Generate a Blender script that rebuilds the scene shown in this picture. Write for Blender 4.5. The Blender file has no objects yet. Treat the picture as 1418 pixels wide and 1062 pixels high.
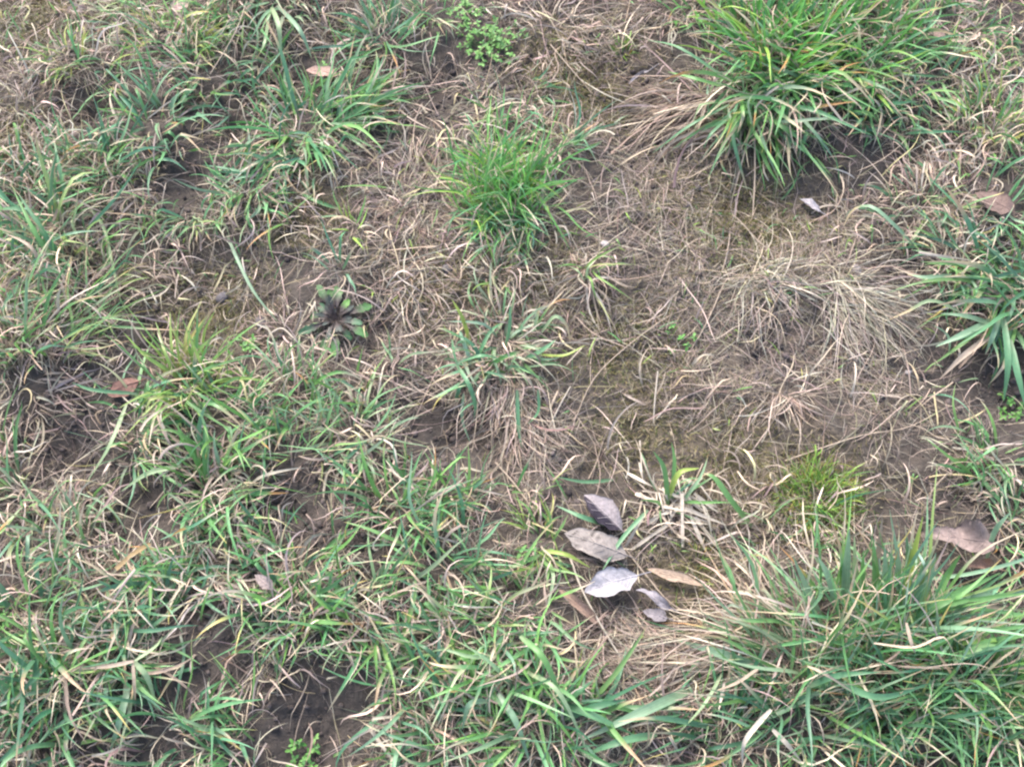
import bpy, math, random
import numpy as np
from mathutils import Vector

R = math.radians
rng = np.random.default_rng(7)
random.seed(7)
scene = bpy.context.scene
COL = scene.collection

# ------------------------------------------------------------------ camera
CAM_H, PITCH, HFOV = 1.50, 67.0, 46.0
cam_d = bpy.data.cameras.new('camera')
cam = bpy.data.objects.new('camera', cam_d)
COL.objects.link(cam)
cam.location = (0, 0, CAM_H)
cam.rotation_euler = (R(90 - PITCH), 0, 0)
cam_d.sensor_fit = 'HORIZONTAL'
cam_d.angle = R(HFOV)
cam_d.clip_start, cam_d.clip_end = 0.02, 400
scene.camera = cam

# ------------------------------------------------------------------ sky, sun, exposure
SUN_EL, SUN_AZ = 48.0, -28.0         # azimuth clockwise from +Y (away from the camera)
world = bpy.data.worlds.new('World')
scene.world = world
world.use_nodes = True
wn = world.node_tree.nodes
wl = world.node_tree.links
bg = wn['Background']
sky = wn.new('ShaderNodeTexSky')
sky.sky_type = 'NISHITA'
sky.sun_disc = False
sky.sun_elevation = R(SUN_EL)
sky.sun_rotation = R(SUN_AZ)
sky.air_density = 1.0
sky.dust_density = 3.5
wl.new(sky.outputs[0], bg.inputs[0])
bg.inputs[1].default_value = 0.15
sd = bpy.data.lights.new('sun', 'SUN')
sd.energy = 1.5
sd.angle = R(25)
sd.color = (1.0, 0.95, 0.88)
sun = bpy.data.objects.new('sun', sd)
COL.objects.link(sun)
sdir = Vector((math.sin(R(SUN_AZ)) * math.cos(R(SUN_EL)), math.cos(R(SUN_AZ)) * math.cos(R(SUN_EL)), math.sin(R(SUN_EL))))
sun.rotation_euler = sdir.to_track_quat('Z', 'Y').to_euler()
sun.location = sdir * 5
scene.view_settings.view_transform = 'Standard'
scene.view_settings.look = 'None'
scene.view_settings.gamma = 1
scene.view_settings.use_curve_mapping = False
scene.cycles.filter_width = 2.3      # the small camera's soft lens
scene.view_settings.exposure = 1.82

# ------------------------------------------------------------------ helpers: projection, noise, terrain
FX = 709.0 / math.tan(R(HFOV / 2))
FWD = np.array([0, math.cos(R(PITCH)), -math.sin(R(PITCH))])
RGT = np.array([1.0, 0, 0])
UPV = np.array([0, math.sin(R(PITCH)), math.cos(R(PITCH))])
CAMP = np.array([0, 0, CAM_H])


def plane_at(px, py, z=0.0):
    d = FWD + RGT * ((px - 709.0) / FX) - UPV * ((py - 531.0) / FX)
    return CAMP + d * ((z - CAM_H) / d[2])


def project(x, y):
    v = np.stack([x, y, np.full_like(x, -CAM_H)], -1)
    dep = v @ FWD
    return 709 + FX * (v @ RGT) / dep, 531 - FX * (v @ UPV) / dep


_tab = np.random.default_rng(3).random((256, 256))


def vnoise(x, y):
    xi, yi = np.floor(x).astype(int), np.floor(y).astype(int)
    fx, fy = x - xi, y - yi
    fx, fy = fx * fx * (3 - 2 * fx), fy * fy * (3 - 2 * fy)
    a, b = _tab[xi % 256, yi % 256], _tab[(xi + 1) % 256, yi % 256]
    c, d = _tab[xi % 256, (yi + 1) % 256], _tab[(xi + 1) % 256, (yi + 1) % 256]
    return (a * (1 - fx) + b * fx) * (1 - fy) + (c * (1 - fx) + d * fx) * fy - 0.5


# density of green and of dry cover, sampled every 100 pixels of the photograph's ground
GREEN = np.array([
    [1, 3, 6, 6, 6, 4, 3, 1, 0, 2, 8, 9, 8, 3, 3],
    [1, 4, 6, 6, 6, 4, 1, 1, 0, 1, 8, 8, 7, 5, 5],
    [1, 4, 6, 6, 8, 5, 1, 5, 1, 0, 3, 4, 2, 4, 6],
    [6, 5, 4, 4, 3, 1, 0, 4, 0, 0, 0, 0, 2, 4, 6],
    [6, 5, 2, 1, 0, 0, 1, 2, 0, 0, 0, 0, 0, 5, 8],
    [4, 4, 3, 4, 3, 1, 0, 3, 0, 1, 0, 0, 0, 1, 4],
    [3, 3, 6, 7, 7, 6, 0, 1, 0, 1, 0, 1, 0, 1, 6],
    [5, 4, 3, 7, 5, 6, 6, 2, 0, 1, 1, 3, 1, 1, 5],
    [5, 6, 7, 7, 7, 7, 7, 5, 0, 0, 2, 6, 7, 5, 4],
    [7, 7, 6, 4, 5, 7, 8, 6, 1, 0, 4, 9, 9, 9, 9],
    [7, 7, 6, 5, 2, 4, 7, 6, 1, 1, 5, 9, 9, 9, 9]], float) / 9
DRY = np.array([
    [7, 6, 5, 5, 6, 6, 6, 7, 7, 7, 5, 3, 3, 5, 5],
    [6, 8, 6, 5, 5, 6, 4, 7, 8, 8, 4, 3, 3, 5, 5],
    [3, 5, 5, 5, 4, 5, 7, 6, 7, 8, 5, 5, 4, 5, 5],
    [5, 6, 6, 6, 6, 8, 8, 7, 7, 7, 7, 7, 5, 6, 4],
    [6, 6, 6, 6, 5, 6, 7, 8, 7, 8, 8, 9, 8, 5, 3],
    [8, 6, 4, 5, 6, 5, 7, 9, 8, 9, 9, 9, 8, 5, 2],
    [5, 4, 4, 6, 6, 6, 2, 8, 8, 8, 9, 9, 8, 5, 4],
    [7, 7, 3, 6, 5, 5, 6, 6, 6, 8, 9, 7, 6, 5, 4],
    [6, 7, 6, 6, 6, 6, 7, 8, 7, 8, 8, 5, 4, 4, 3],
    [5, 5, 4, 3, 4, 6, 6, 8, 9, 9, 7, 4, 3, 3, 3],
    [5, 5, 5, 4, 2, 4, 6, 7, 7, 7, 5, 4, 3, 3, 3]], float) / 9


def grid_at(g, px, py):
    u = np.clip(px / 100, 0, 13.999)
    v = np.clip(py / 100, 0, 9.999)
    i, j = v.astype(int), u.astype(int)
    fv, fu = v - i, u - j
    return (g[i, j] * (1 - fu) + g[i, j + 1] * fu) * (1 - fv) + (g[i + 1, j] * (1 - fu) + g[i + 1, j + 1] * fu) * fv


# hollows of bare dark soil (pixel of the photograph, radius in metres, depth)
HOLLOWS = [(635, 610, .06, .022), (200, 715, .065, .022), (445, 985, .075, .026), (610, 140, .055, .014), (290, 905, .06, .02),
           (110, 630, .07, .018), (1385, 545, .08, .026), (130, 165, .05, .02), (430, 715, .05, .018), (1230, 380, .06, .012),
           (265, 265, .05, .016), (1340, 860, .05, .02), (700, 130, .04, .012), (860, 120, .05, .012), (520, 780, .04, .014),
           (1090, 500, .05, .014), (905, 190, .05, .012), (200, 470, .05, .014), (90, 655, .05, .016)]
MOSS = [(40, 215, .07), (790, 95, .09), (290, 440, .08), (1000, 300, .1), (730, 375, .07), (870, 480, .08), (600, 400, .06),
        (1130, 690, .075), (960, 790, .06), (60, 20, .08), (1060, 330, .08), (820, 150, .06), (880, 600, .06), (1020, 640, .07), (420, 300, .06)]

MOUNDS = []           # filled from the tuft list below


def raw_height(x, y):
    h = 0.016 * vnoise(x / .34 + 5, y / .34 + 9) * 2 + 0.011 * vnoise(x / .13 + 31, y / .13 + 17) * 2
    h += 0.006 * vnoise(x / .048 + 71, y / .048 + 3) * 2
    n1 = vnoise(x / .019 + 11, y / .019 + 43)
    h += 0.0044 * n1 * 2 + 0.0032 * vnoise(x / .0095 + 1, y / .0095 + 7) * 2
    h += 0.003 * np.maximum(0, vnoise(x / .027 + 91, y / .027 + 13) - .12) * 6
    for (cx, cy, r, a) in MOUNDS:
        h += a * np.exp(-((x - cx) ** 2 + (y - cy) ** 2) / (r * r))
    return h


# ------------------------------------------------------------------ tuft list
# px, py: where it roots, r: spread of the roots in metres, n: blades built singly, L, W: blade length and width in mm,
# el: angle the blades leave the ground, dr: how far they bend over, pal: colours, dead: share of dead blades,
# az: (mean, spread) of the blades' heading on the ground (0 right, 90 away, 270 towards the camera) or None for all round
TUFTS = []


def T(px, py, label, r=.04, n=34, L=(60, 130), W=(3.5, 7), el=(35, 80), dr=(30, 100), pal='green', dead=.22, az=None, fine=40, dry=55,
      name='grass_tuft', cat='grass tuft', group='living grass tufts', tip=.65, mound=.012, dl=(30, 90)):
    TUFTS.append(dict(px=px, py=py, label=label, r=r, n=n, L=L, W=W, el=el, dr=dr, pal=pal, dead=dead, az=az, fine=fine, dry=dry,
                      name=name, cat=cat, group=group, tip=tip, mound=mound, dl=dl))


# top left
T(250, 75, 'yellow-green tuft with orange tips near the top left corner', .06, 40, (60, 120), (3, 5.5), pal='yellow', dead=.2)
T(190, 30, 'thin green tuft rising at the top left edge of the photo', .05, 26, (60, 120), (3, 5), pal='mixed')
T(320, 25, 'dark green tuft at the top edge left of the drooping pale blades', .06, 34, (60, 130), (4, 7), pal='teal')
T(395, 20, 'tuft at the top edge with broad pale blades drooping over', .05, 30, (90, 150), (5, 9), (45, 80), (60, 120), 'pale', .25)
T(110, 100, 'small yellow-green tuft on the edge of the brown dry bank', .035, 22, (40, 90), (3, 5), pal='yellow', dead=.35)
T(300, 120, 'blue-green tuft above the big spreading tuft, left of the tan leaf', .06, 36, (60, 120), (4, 7), pal='teal')
T(220, 190, 'dense blue-green tuft left of the big spreading tuft', .065, 44, (70, 140), (4.5, 8), pal='teal', dead=.15)
T(430, 185, 'big spreading green tuft with broad blades radiating, upper left', .05, 60, (80, 170), (5, 9), (15, 60), (20, 70), 'green', .15, fine=70)
T(390, 235, 'flat blue-green tuft just below the big spreading tuft', .05, 34, (70, 130), (4.5, 8), (15, 55), (20, 70), 'teal', .2, az=(260, 120))
T(500, 155, 'right side shoots of the big spreading tuft, pointing right', .03, 26, (80, 130), (5, 8), (12, 50), (15, 60), 'green', .2, az=(20, 70))
T(140, 245, 'spiky blue-green tuft beside the moss patch on the left', .045, 36, (70, 130), (4, 7), (40, 85), (20, 70), 'teal', .2)
T(530, 65, 'sparse long-bladed tuft near the top edge, left of the chickweed', .03, 22, (90, 150), (4, 6.5), (25, 70), (10, 50), 'teal', .15, dry=60)
T(600, 25, 'thin green shoots at the top edge beside the chickweed', .04, 18, (60, 110), (3, 5), pal='green', dead=.25)
T(265, 290, 'mixed tuft with dead blades over the dark hollow, upper left', .05, 28, (60, 110), (3.5, 6), pal='mixed', dead=.35)
T(350, 280, 'sprawling green tuft with one broad straw-tipped blade', .04, 26, (60, 120), (4, 7), (15, 60), (20, 80), 'green', .3)
# left edge
T(50, 280, 'blue-green tuft at the left edge below the moss patch', .055, 34, (80, 150), (4, 7), (20, 65), (20, 80), 'teal', .2)
T(85, 345, 'long-bladed tuft at the left edge with two tall crossing blades', .045, 36, (80, 170), (5, 8), (40, 80), (20, 80), 'mixed', .3)
T(20, 390, 'green tuft cut by the left edge, upper of two', .05, 30, (70, 140), (4, 7), pal='teal', dead=.25)
T(130, 400, 'tangled half-dead tuft left of the bare brown soil', .06, 36, (60, 130), (3.5, 6), pal='mixed', dead=.42)
T(30, 480, 'tall green shoots at the left edge above the dry mat', .05, 30, (90, 170), (5, 8), (50, 85), (15, 50), 'green', .25)
T(110, 470, 'thin long blades leaning right above the reddish leaf', .05, 28, (90, 170), (3, 5.5), (15, 50), (10, 50), 'mixed', .35, az=(20, 90))
# middle left
T(265, 545, 'bright yellow-green tuft standing right of the reddish leaf', .042, 60, (75, 152), (4, 7), (45, 85), (15, 70), 'lime', .2, tip=.3)
T(175, 610, 'sprawling tuft with pale twisted blades below the reddish leaf', .06, 34, (70, 150), (4, 7), (15, 60), (20, 80), 'mixed', .38)
T(330, 590, 'dense green tuft below the bright yellow-green tuft', .07, 50, (60, 120), (4.5, 8), pal='green', dead=.22)
T(405, 570, 'green tuft with pale bent straws below the dark rosette', .06, 42, (60, 130), (4, 7), pal='green', dead=.3)
T(490, 620, 'fan of narrow pale green blades left of the dark soil path', .05, 46, (70, 120), (3.5, 6), (20, 65), (30, 90), 'pale', .25)
T(420, 650, 'curly green tuft in the middle of the left lawn', .06, 40, (50, 110), (3.5, 6.5), pal='mixed', dead=.3)
T(300, 690, 'tall broad-bladed tuft standing right of the dark hollow', .05, 40, (80, 150), (5, 8.5), (50, 85), (20, 80), 'green', .22)
T(560, 720, 'green tuft with fanned upright blades below the dark soil path', .06, 50, (70, 140), (4, 7), (40, 80), (20, 80), 'green', .18)
T(620, 690, 'slender green tuft on the lower rim of the dark soil path', .04, 28, (60, 110), (3, 5.5), (40, 80), (15, 60), 'green', .2)
T(35, 690, 'green tuft at the left edge beside the upper dark hollow', .06, 36, (70, 150), (4.5, 8), pal='mixed', dead=.3)
T(105, 745, 'pale straw-filled tuft left of the dark hollow', .05, 34, (60, 120), (4, 7), (45, 85), (20, 80), 'pale', .5)
# lower left
T(180, 800, 'wide green tuft with an orange bent blade, below the hollow', .07, 44, (70, 140), (4, 7), pal='teal', dead=.25)
T(300, 800, 'leafy green tuft around a small grey leaf, lower left', .07, 46, (60, 130), (4, 7.5), pal='green', dead=.3)
T(420, 790, 'dense tuft of bent green blades, left of the fanned tuft', .06, 44, (60, 120), (4, 7), pal='green', dead=.32)
T(410, 860, 'light green tuft above the bare dark patch', .06, 44, (60, 130), (4.5, 8), pal='green', dead=.28)
T(510, 850, 'crowded green tuft in the middle of the lower lawn', .07, 50, (60, 130), (4, 7.5), pal='green', dead=.3)
T(610, 800, 'green tuft with long arching blades left of the starry tuft', .06, 46, (70, 140), (4, 7), pal='teal', dead=.25)
T(640, 890, 'curly tuft with many straw tips in the lower middle', .06, 50, (60, 130), (4, 7), pal='mixed', dead=.35)
T(745, 755, 'starry yellow-green tuft just left of the fallen leaves', .03, 34, (60, 110), (3.5, 6), (15, 65), (20, 70), 'yellow', .3)
T(720, 850, 'green tuft with upright blades below the starry tuft', .05, 40, (70, 130), (4, 6.5), (35, 80), (20, 80), 'green', .3)
T(700, 930, 'green tuft with forward-drooping blades at the lower middle', .06, 50, (80, 150), (5, 8), (25, 70), (40, 110), 'green', .25, az=(270, 130))
T(580, 960, 'blue-green tuft beside the bare dark patch, right of it', .06, 44, (80, 150), (4.5, 8), (20, 65), (20, 80), 'teal', .25)
T(640, 1020, 'green tuft at the bottom edge, middle of the photo', .06, 40, (80, 150), (4, 7), (25, 75), (20, 80), 'teal', .25)
T(745, 1010, 'green tuft with one tall pale blade at the bottom edge', .05, 40, (90, 160), (4.5, 8), (25, 75), (20, 80), 'green', .22)
T(60, 870, 'broad dark green blades at the left edge, lower left', .06, 38, (90, 160), (6, 10), (25, 70), (15, 60), 'dark', .15)
T(185, 915, 'star-shaped tuft with tan bent blades radiating, lower left', .03, 34, (80, 150), (4.5, 8), (12, 50), (20, 60), 'mixed', .35)
T(100, 960, 'dark blue-green tuft near the bottom left corner', .07, 44, (80, 150), (5, 8.5), pal='dark', dead=.22)
T(30, 1030, 'tuft in the bottom left corner of the photo', .06, 38, (80, 150), (4.5, 8), pal='dark', dead=.3)
T(250, 1000, 'green tuft at the bottom edge left of the bare dark patch', .07, 46, (80, 150), (4.5, 8), pal='teal', dead=.28)
T(350, 1040, 'sparse tuft at the bottom edge below the bare dark patch', .06, 32, (70, 130), (4, 7), pal='green', dead=.3)
T(250, 870, 'flat blades arching over the small dark hollow, lower left', .05, 34, (80, 140), (5, 8), (15, 60), (20, 70), 'teal', .3)
# centre
T(698, 278, 'bright fine-bladed green tuft standing alone, upper middle', .066, 250, (60, 152), (2.2, 4.6), (25, 88), (0, 90), 'bright', .12, az=(110, 270), fine=330, dry=40, tip=.15)
T(700, 318, 'darker lower fringe of the bright fine-bladed tuft', .05, 60, (60, 110), (2.4, 4.4), (20, 60), (10, 60), 'teal', .1, az=(270, 140), fine=80, dry=30)
T(790, 215, 'small tuft with a straw base and green blades leaning right', .015, 18, (70, 120), (3, 5), (20, 60), (-20, 40), 'teal', .2, az=(30, 110), fine=8, dry=40)
T(715, 140, 'thin green shoots between the chickweed and the bright tuft', .04, 20, (60, 100), (3, 4.5), (15, 60), (10, 60), 'teal', .2, fine=20)
T(695, 475, 'central tuft of curled green and pale blades with a straw skirt', .055, 66, (60, 130), (3.5, 6.5), (35, 85), (40, 170), 'pale', .38, fine=50, dry=120, tip=.6)
T(660, 520, 'bent dark blue-green blades on the left of the central tuft', .02, 14, (60, 110), (5, 8), (20, 70), (60, 150), 'dark', .1, fine=5, dry=20)
T(490, 330, 'small pale yellow sprouts in the dry grass, upper middle', .02, 14, (45, 80), (3.5, 5.5), (45, 85), (20, 80), 'yellow', .5, fine=6, dry=40)
T(690, 385, 'small dry tuft with orange base behind the central tuft', .022, 24, (50, 85), (2.5, 4.5), (35, 85), (20, 90), 'lime', .65, fine=4, dry=50)
T(815, 390, 'small straw tuft with orange base and strands hanging down', .018, 34, (50, 130), (2.5, 4.5), (15, 75), (30, 110), 'lime', .8, az=(280, 160), fine=5, dry=50)
T(545, 515, 'lone bent green shoot right of the dark rosette', .012, 6, (60, 100), (4, 6), (20, 60), (30, 90), 'green', .3, fine=0, dry=10)
T(475, 385, 'thin green blades standing just behind the dark rosette', .02, 8, (50, 90), (4, 6), (30, 70), (10, 40), 'teal', .1, fine=0, dry=15)
T(925, 700, 'small upright green tuft beside the bleached cut straw', .016, 7, (70, 130), (4, 7), (30, 80), (10, 70), 'green', .15, fine=5, dry=40)
# right
T(1050, 160, 'big tuft at top right with long blades splaying down and left', .055, 90, (110, 200), (5, 9), (10, 60), (20, 70), 'green', .2, az=(250, 130), fine=50, dry=120, dl=(80, 180))
T(1040, 75, 'bright green tuft with erect yellow blades above the splayed tuft', .06, 84, (80, 165), (4.5, 8), (45, 88), (10, 60), 'bright', .12, tip=.35)
T(1130, 40, 'tall bright green tuft at the top edge, right side', .06, 76, (90, 160), (4.5, 8), (50, 88), (10, 60), 'bright', .1)
T(1075, 120, 'fresh green blades in the middle of the top right grass', .06, 80, (80, 160), (4.5, 8), (35, 85), (10, 70), 'bright', .14)
T(1190, 105, 'bright leaning blades right of the fresh green ones, top right', .06, 64, (80, 150), (4, 7.5), (30, 80), (10, 70), 'bright', .16)
T(1270, 60, 'green tuft left of the small brown leaf, top right', .05, 44, (70, 130), (4, 7), (30, 80), (10, 70), 'green', .2)
T(970, 30, 'green tuft at the top edge, left end of the right grass', .05, 38, (80, 140), (4, 7), (35, 80), (10, 70), 'bright', .18)
T(1120, 130, 'green tuft joined to the right of the splayed tuft', .06, 72, (80, 150), (4.5, 8), (25, 75), (20, 80), 'green', .18)
T(1200, 70, 'green tuft at the top right beside the brown leaf', .06, 66, (80, 140), (4, 7), (35, 80), (20, 80), 'green', .18)
T(1200, 165, 'darker green tuft with pale straws below it, upper right', .06, 58, (70, 130), (4, 7.5), (20, 70), (20, 80), 'teal', .28, az=(280, 180))
T(1270, 130, 'yellowish tuft with flat blades near the top right', .05, 48, (60, 120), (4, 7), (15, 60), (20, 70), 'mixed', .3)
T(1360, 190, 'yellow-green tuft with orange tips at the right edge', .06, 44, (60, 130), (3.5, 6), (40, 85), (20, 80), 'yellow', .3)
T(1330, 50, 'low green tuft near the top right corner', .06, 34, (50, 90), (3, 5), (20, 70), (20, 80), 'dark', .3)
T(1265, 300, 'half-dead tuft with one big arched blade, right side', .045, 34, (60, 120), (3.5, 6), (25, 75), (40, 120), 'mixed', .5, dry=120)
T(1385, 300, 'green tuft at the right edge around the brown leaf', .05, 36, (80, 150), (4, 7), (25, 75), (20, 80), 'teal', .22)
T(1390, 410, 'large blue-green tuft at the right edge drooping forward', .055, 60, (110, 190), (6, 10), (15, 65), (30, 90), 'dark', .15, az=(240, 150), fine=60)
T(1320, 370, 'green shoots left of the large drooping tuft, right side', .05, 30, (70, 120), (4, 7), (15, 60), (20, 70), 'teal', .3)
T(1385, 640, 'fresh green tuft at the right edge below the shaded hollow', .06, 48, (70, 140), (4, 7.5), (40, 85), (15, 70), 'green', .2)
T(1395, 740, 'arching blades at the right edge beside the crumpled brown leaf', .04, 30, (90, 150), (5, 8), (30, 75), (40, 110), 'teal', .3)
# bottom right
T(1225, 850, 'tall broad erect blades at the back of the bottom right tussock', .045, 36, (90, 165), (3.6, 7.2), (50, 85), (-5, 22), 'blade', .08, az=(95, 90), fine=20, dry=30, mound=.02)
T(1280, 875, 'long blades sweeping right from the bottom right tussock', .05, 40, (140, 230), (3.6, 7.2), (15, 55), (5, 50), 'blade', .1, az=(15, 60), fine=20, dry=30, mound=.02)
T(1150, 880, 'middle shoots of the bottom right tussock, mixed with straw', .06, 56, (100, 180), (3.6, 7.2), (35, 85), (15, 70), 'green', .25, az=(110, 200), mound=.02)
T(1075, 900, 'combed grey-green blades leaning left out of the bottom right tussock', .05, 46, (120, 200), (4, 8), (20, 60), (15, 70), 'pale', .6, az=(140, 60), dry=130, dl=(90, 180))
T(1230, 950, 'dark green heart of the bottom right tussock', .08, 95, (90, 160), (3.4, 6.5), (40, 85), (5, 60), 'dark', .12, fine=120)
T(1340, 930, 'grassy right flank of the bottom right tussock', .08, 90, (100, 180), (3.2, 6.2), (35, 80), (5, 60), 'green', .12, fine=120)
T(1110, 1000, 'green shoots with broken tan stems, front left of the tussock', .07, 60, (90, 170), (3.6, 7.2), (30, 80), (15, 80), 'dark', .2, fine=80)
T(1300, 1040, 'dark front of the bottom right tussock at the bottom edge', .09, 95, (90, 170), (3.6, 7.2), (25, 75), (20, 90), 'dark', .15, fine=140)
T(1400, 1010, 'grass in the bottom right corner of the photo', .07, 50, (90, 170), (3.6, 7.2), (25, 75), (20, 90), 'dark', .15, fine=120)
T(1010, 1020, 'crossing blue-green blades at the bottom edge left of the tussock', .05, 22, (100, 190), (6, 10), (12, 50), (10, 60), 'dark', .2, fine=60)
T(900, 1025, 'thin scattered shoots at the bottom edge beside long broad blades', .06, 12, (70, 140), (4, 7), (12, 50), (10, 60), 'teal', .3, fine=10)
T(815, 985, 'few wide blue-green blades lying crossed right of the lower lawn', .02, 8, (90, 150), (7, 10), (10, 35), (5, 40), 'dark', 0, az=(20, 120), fine=5, dry=20)
T(1130, 690, 'cushion of fine yellow-green moss-like shoots on bare ground, right', .048, 90, (26, 60), (1.5, 2.8), (25, 88), (0, 60), 'moss', .06, fine=600, dry=30, tip=.4, mound=.006, dl=(20, 50))
T(960, 785, 'thin orange-tipped shoots just below the bleached cut straw', .03, 24, (15, 40), (1.2, 2.2), (20, 80), (0, 60), 'moss', .2, fine=60, dry=20, tip=.6, mound=.003, dl=(20, 50))
T(862, 78, 'small yellow-green weed on bare soil near the top edge', .014, 14, (18, 40), (2.5, 4.5), (20, 85), (0, 60), 'moss', .1, fine=20, dry=10, mound=.003, dl=(20, 50))
# dry clumps
D = dict(name='dry_grass_clump', cat='dry grass', group='dead grass clumps', pal='straw', dead=1.0, fine=0, tip=0)
T(50, 165, 'matted brown dry grass mound at the left edge near the top', .08, 60, (50, 110), (2, 4.5), (10, 60), (30, 140), dry=260, mound=.03, **D)
T(45, 545, 'matted pale dry grass heap at the left edge, middle height', .07, 60, (60, 120), (2.5, 5), (5, 50), (20, 120), dry=220, mound=.02, **D)
T(1165, 415, 'silvery dry tuft combed to the lower right on bare ground', .045, 90, (80, 155), (1.2, 2.3), (4, 24), (10, 50), az=(325, 70), dry=170, dl=(70, 150), mound=.014, **dict(D, pal='silver'))
T(1045, 400, 'flattened straw clump left of the silvery combed tuft', .03, 60, (70, 140), (1.2, 2.4), (5, 30), (10, 60), az=(330, 160), dry=120, dl=(60, 130), mound=.008, **dict(D, pal='silver'))
T(1085, 540, 'small radiating straw clump below the silvery combed tuft', .02, 26, (60, 120), (1.5, 3), (5, 35), (10, 60), dry=60, dl=(50, 110), mound=.006, **D)
T(690, 560, 'straw skirt combed down below the central tuft', .05, 55, (70, 140), (1.8, 3.5), (5, 35), (20, 70), az=(275, 50), dry=120, dl=(80, 150), mound=.01, **D)
T(1040, 905, 'fan of straw combed leftwards from the bottom right tussock', .05, 100, (110, 210), (1.8, 4), (5, 30), (10, 50), az=(183, 50), dry=260, dl=(90, 200), mound=.01, **D)
T(875, 930, 'fine brown straw lying flat left of the combed fan', .08, 60, (60, 130), (1.3, 2.5), (3, 25), (10, 60), az=(150, 120), dry=240, dl=(60, 130), mound=.006, **D)
T(960, 160, 'dry strands fanned left under the top right splayed tuft', .04, 50, (100, 190), (1.8, 4), (5, 25), (10, 40), az=(190, 60), dry=120, dl=(90, 170), mound=.004, **D)
T(580, 270, 'tangled grey straw left of the bright fine-bladed tuft', .06, 60, (60, 130), (1.5, 3), (5, 40), (20, 90), dry=180, mound=.008, **D)
T(760, 45, 'tangled tan straw at the top edge right of the chickweed', .07, 70, (60, 120), (1.8, 4), (10, 55), (30, 120), dry=220, mound=.012, **D)
T(930, 30, 'curled straw at the top edge beside the right grass', .04, 36, (50, 100), (1.8, 3.6), (10, 60), (40, 150), dry=110, mound=.01, **D)
T(400, 470, 'curly pale straw below the dark rosette', .04, 36, (50, 100), (2, 4), (5, 50), (30, 140), dry=90, mound=.004, **D)
T(1290, 280, 'grey dead tangle behind the big arched blade', .05, 40, (60, 110), (2, 4), (10, 60), (30, 130), dry=120, mound=.01, **D)
T(560, 380, 'loose straw strands right of the dark rosette', .05, 40, (70, 140), (1.6, 3.2), (5, 30), (20, 70), az=(290, 140), dry=90, dl=(60, 130), mound=.004, **D)

for t in TUFTS:
    p = plane_at(t['px'], t['py'])
    t['xy'] = p[:2]
    MOUNDS.append((p[0], p[1], t['r'] * 1.3 + .02, t['mound']))
for (px, py, r, dep) in HOLLOWS:
    p = plane_at(px, py)
    MOUNDS.append((p[0], p[1], r, -dep))

GX0, GX1, GY0, GY1, GS = -1.35, 1.35, -0.3, 1.8, 0.004
gx = np.arange(GX0, GX1 + 1e-6, GS)
gy = np.arange(GY0, GY1 + 1e-6, GS)
HG = raw_height(*np.meshgrid(gx, gy, indexing='ij'))


def height(x, y):
    u = np.clip((x - GX0) / GS, 0, len(gx) - 1.001)
    v = np.clip((y - GY0) / GS, 0, len(gy) - 1.001)
    i, j = u.astype(int), v.astype(int)
    fu, fv = u - i, v - j
    return (HG[i, j] * (1 - fu) + HG[i + 1, j] * fu) * (1 - fv) + (HG[i, j + 1] * (1 - fu) + HG[i + 1, j + 1] * fu) * fv


HOLL = [(*plane_at(px, py)[:2], r) for (px, py, r, dep) in HOLLOWS]


def bare(x, y):
    b = np.zeros_like(x)
    for (cx, cy, r) in HOLL:
        b = np.maximum(b, np.exp(-(((x - cx) ** 2 + (y - cy) ** 2) / (r * r)) ** 1.6))
    return b


# things that lie on top of the cover: pixel and radius in metres
KEEP = [(825, 752, .042), (845, 806, .042), (830, 708, .036), (800, 838, .027), (936, 799, .034), (905, 830, .024), (907, 850, .018), (1325, 746, .05), (1357, 783, .026), (170, 537, .028),
        (885, 108, .02), (1121, 284, .022), (1376, 280, .034), (446, 101, .026), (1298, 50, .02), (245, 12, .02), (365, 805, .016), (465, 443, .028), (682, 68, .035), (645, 25, .02)]
KEEPW = [(*plane_at(px, py)[:2], r) for (px, py, r) in KEEP]


def covers(P):
    hit = np.zeros(len(P), bool)
    high = P[..., 2] - height(P[..., 0], P[..., 1]) > .006
    for (cx, cy, r) in KEEPW:
        hit |= (((P[..., 0] - cx) ** 2 + (P[..., 1] - cy + .004) ** 2 < r * r) & high).any(1)
    return hit & (rng.random(len(P)) < .86)


def at(px, py, z=0.0):
    """the point of the ground (raised by z) that the photograph shows at a pixel"""
    h = 0.0
    for _ in range(6):
        p = plane_at(px, py, h + z)
        h = float(height(np.array([p[0]]), np.array([p[1]]))[0])
    return plane_at(px, py, h + z)


# ------------------------------------------------------------------ materials
def new_mat(name):
    m = bpy.data.materials.new(name)
    m.use_nodes = True
    nt = m.node_tree
    return m, nt, nt.nodes, nt.links, nt.nodes['Principled BSDF'], nt.nodes['Material Output']


def math_node(n, l, op, a, b):
    k = n.new('ShaderNodeMath')
    k.operation = op
    for i, v in enumerate((a, b)):
        if isinstance(v, (int, float)):
            k.inputs[i].default_value = v
        else:
            l.new(v, k.inputs[i])
    return k.outputs[0]


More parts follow.
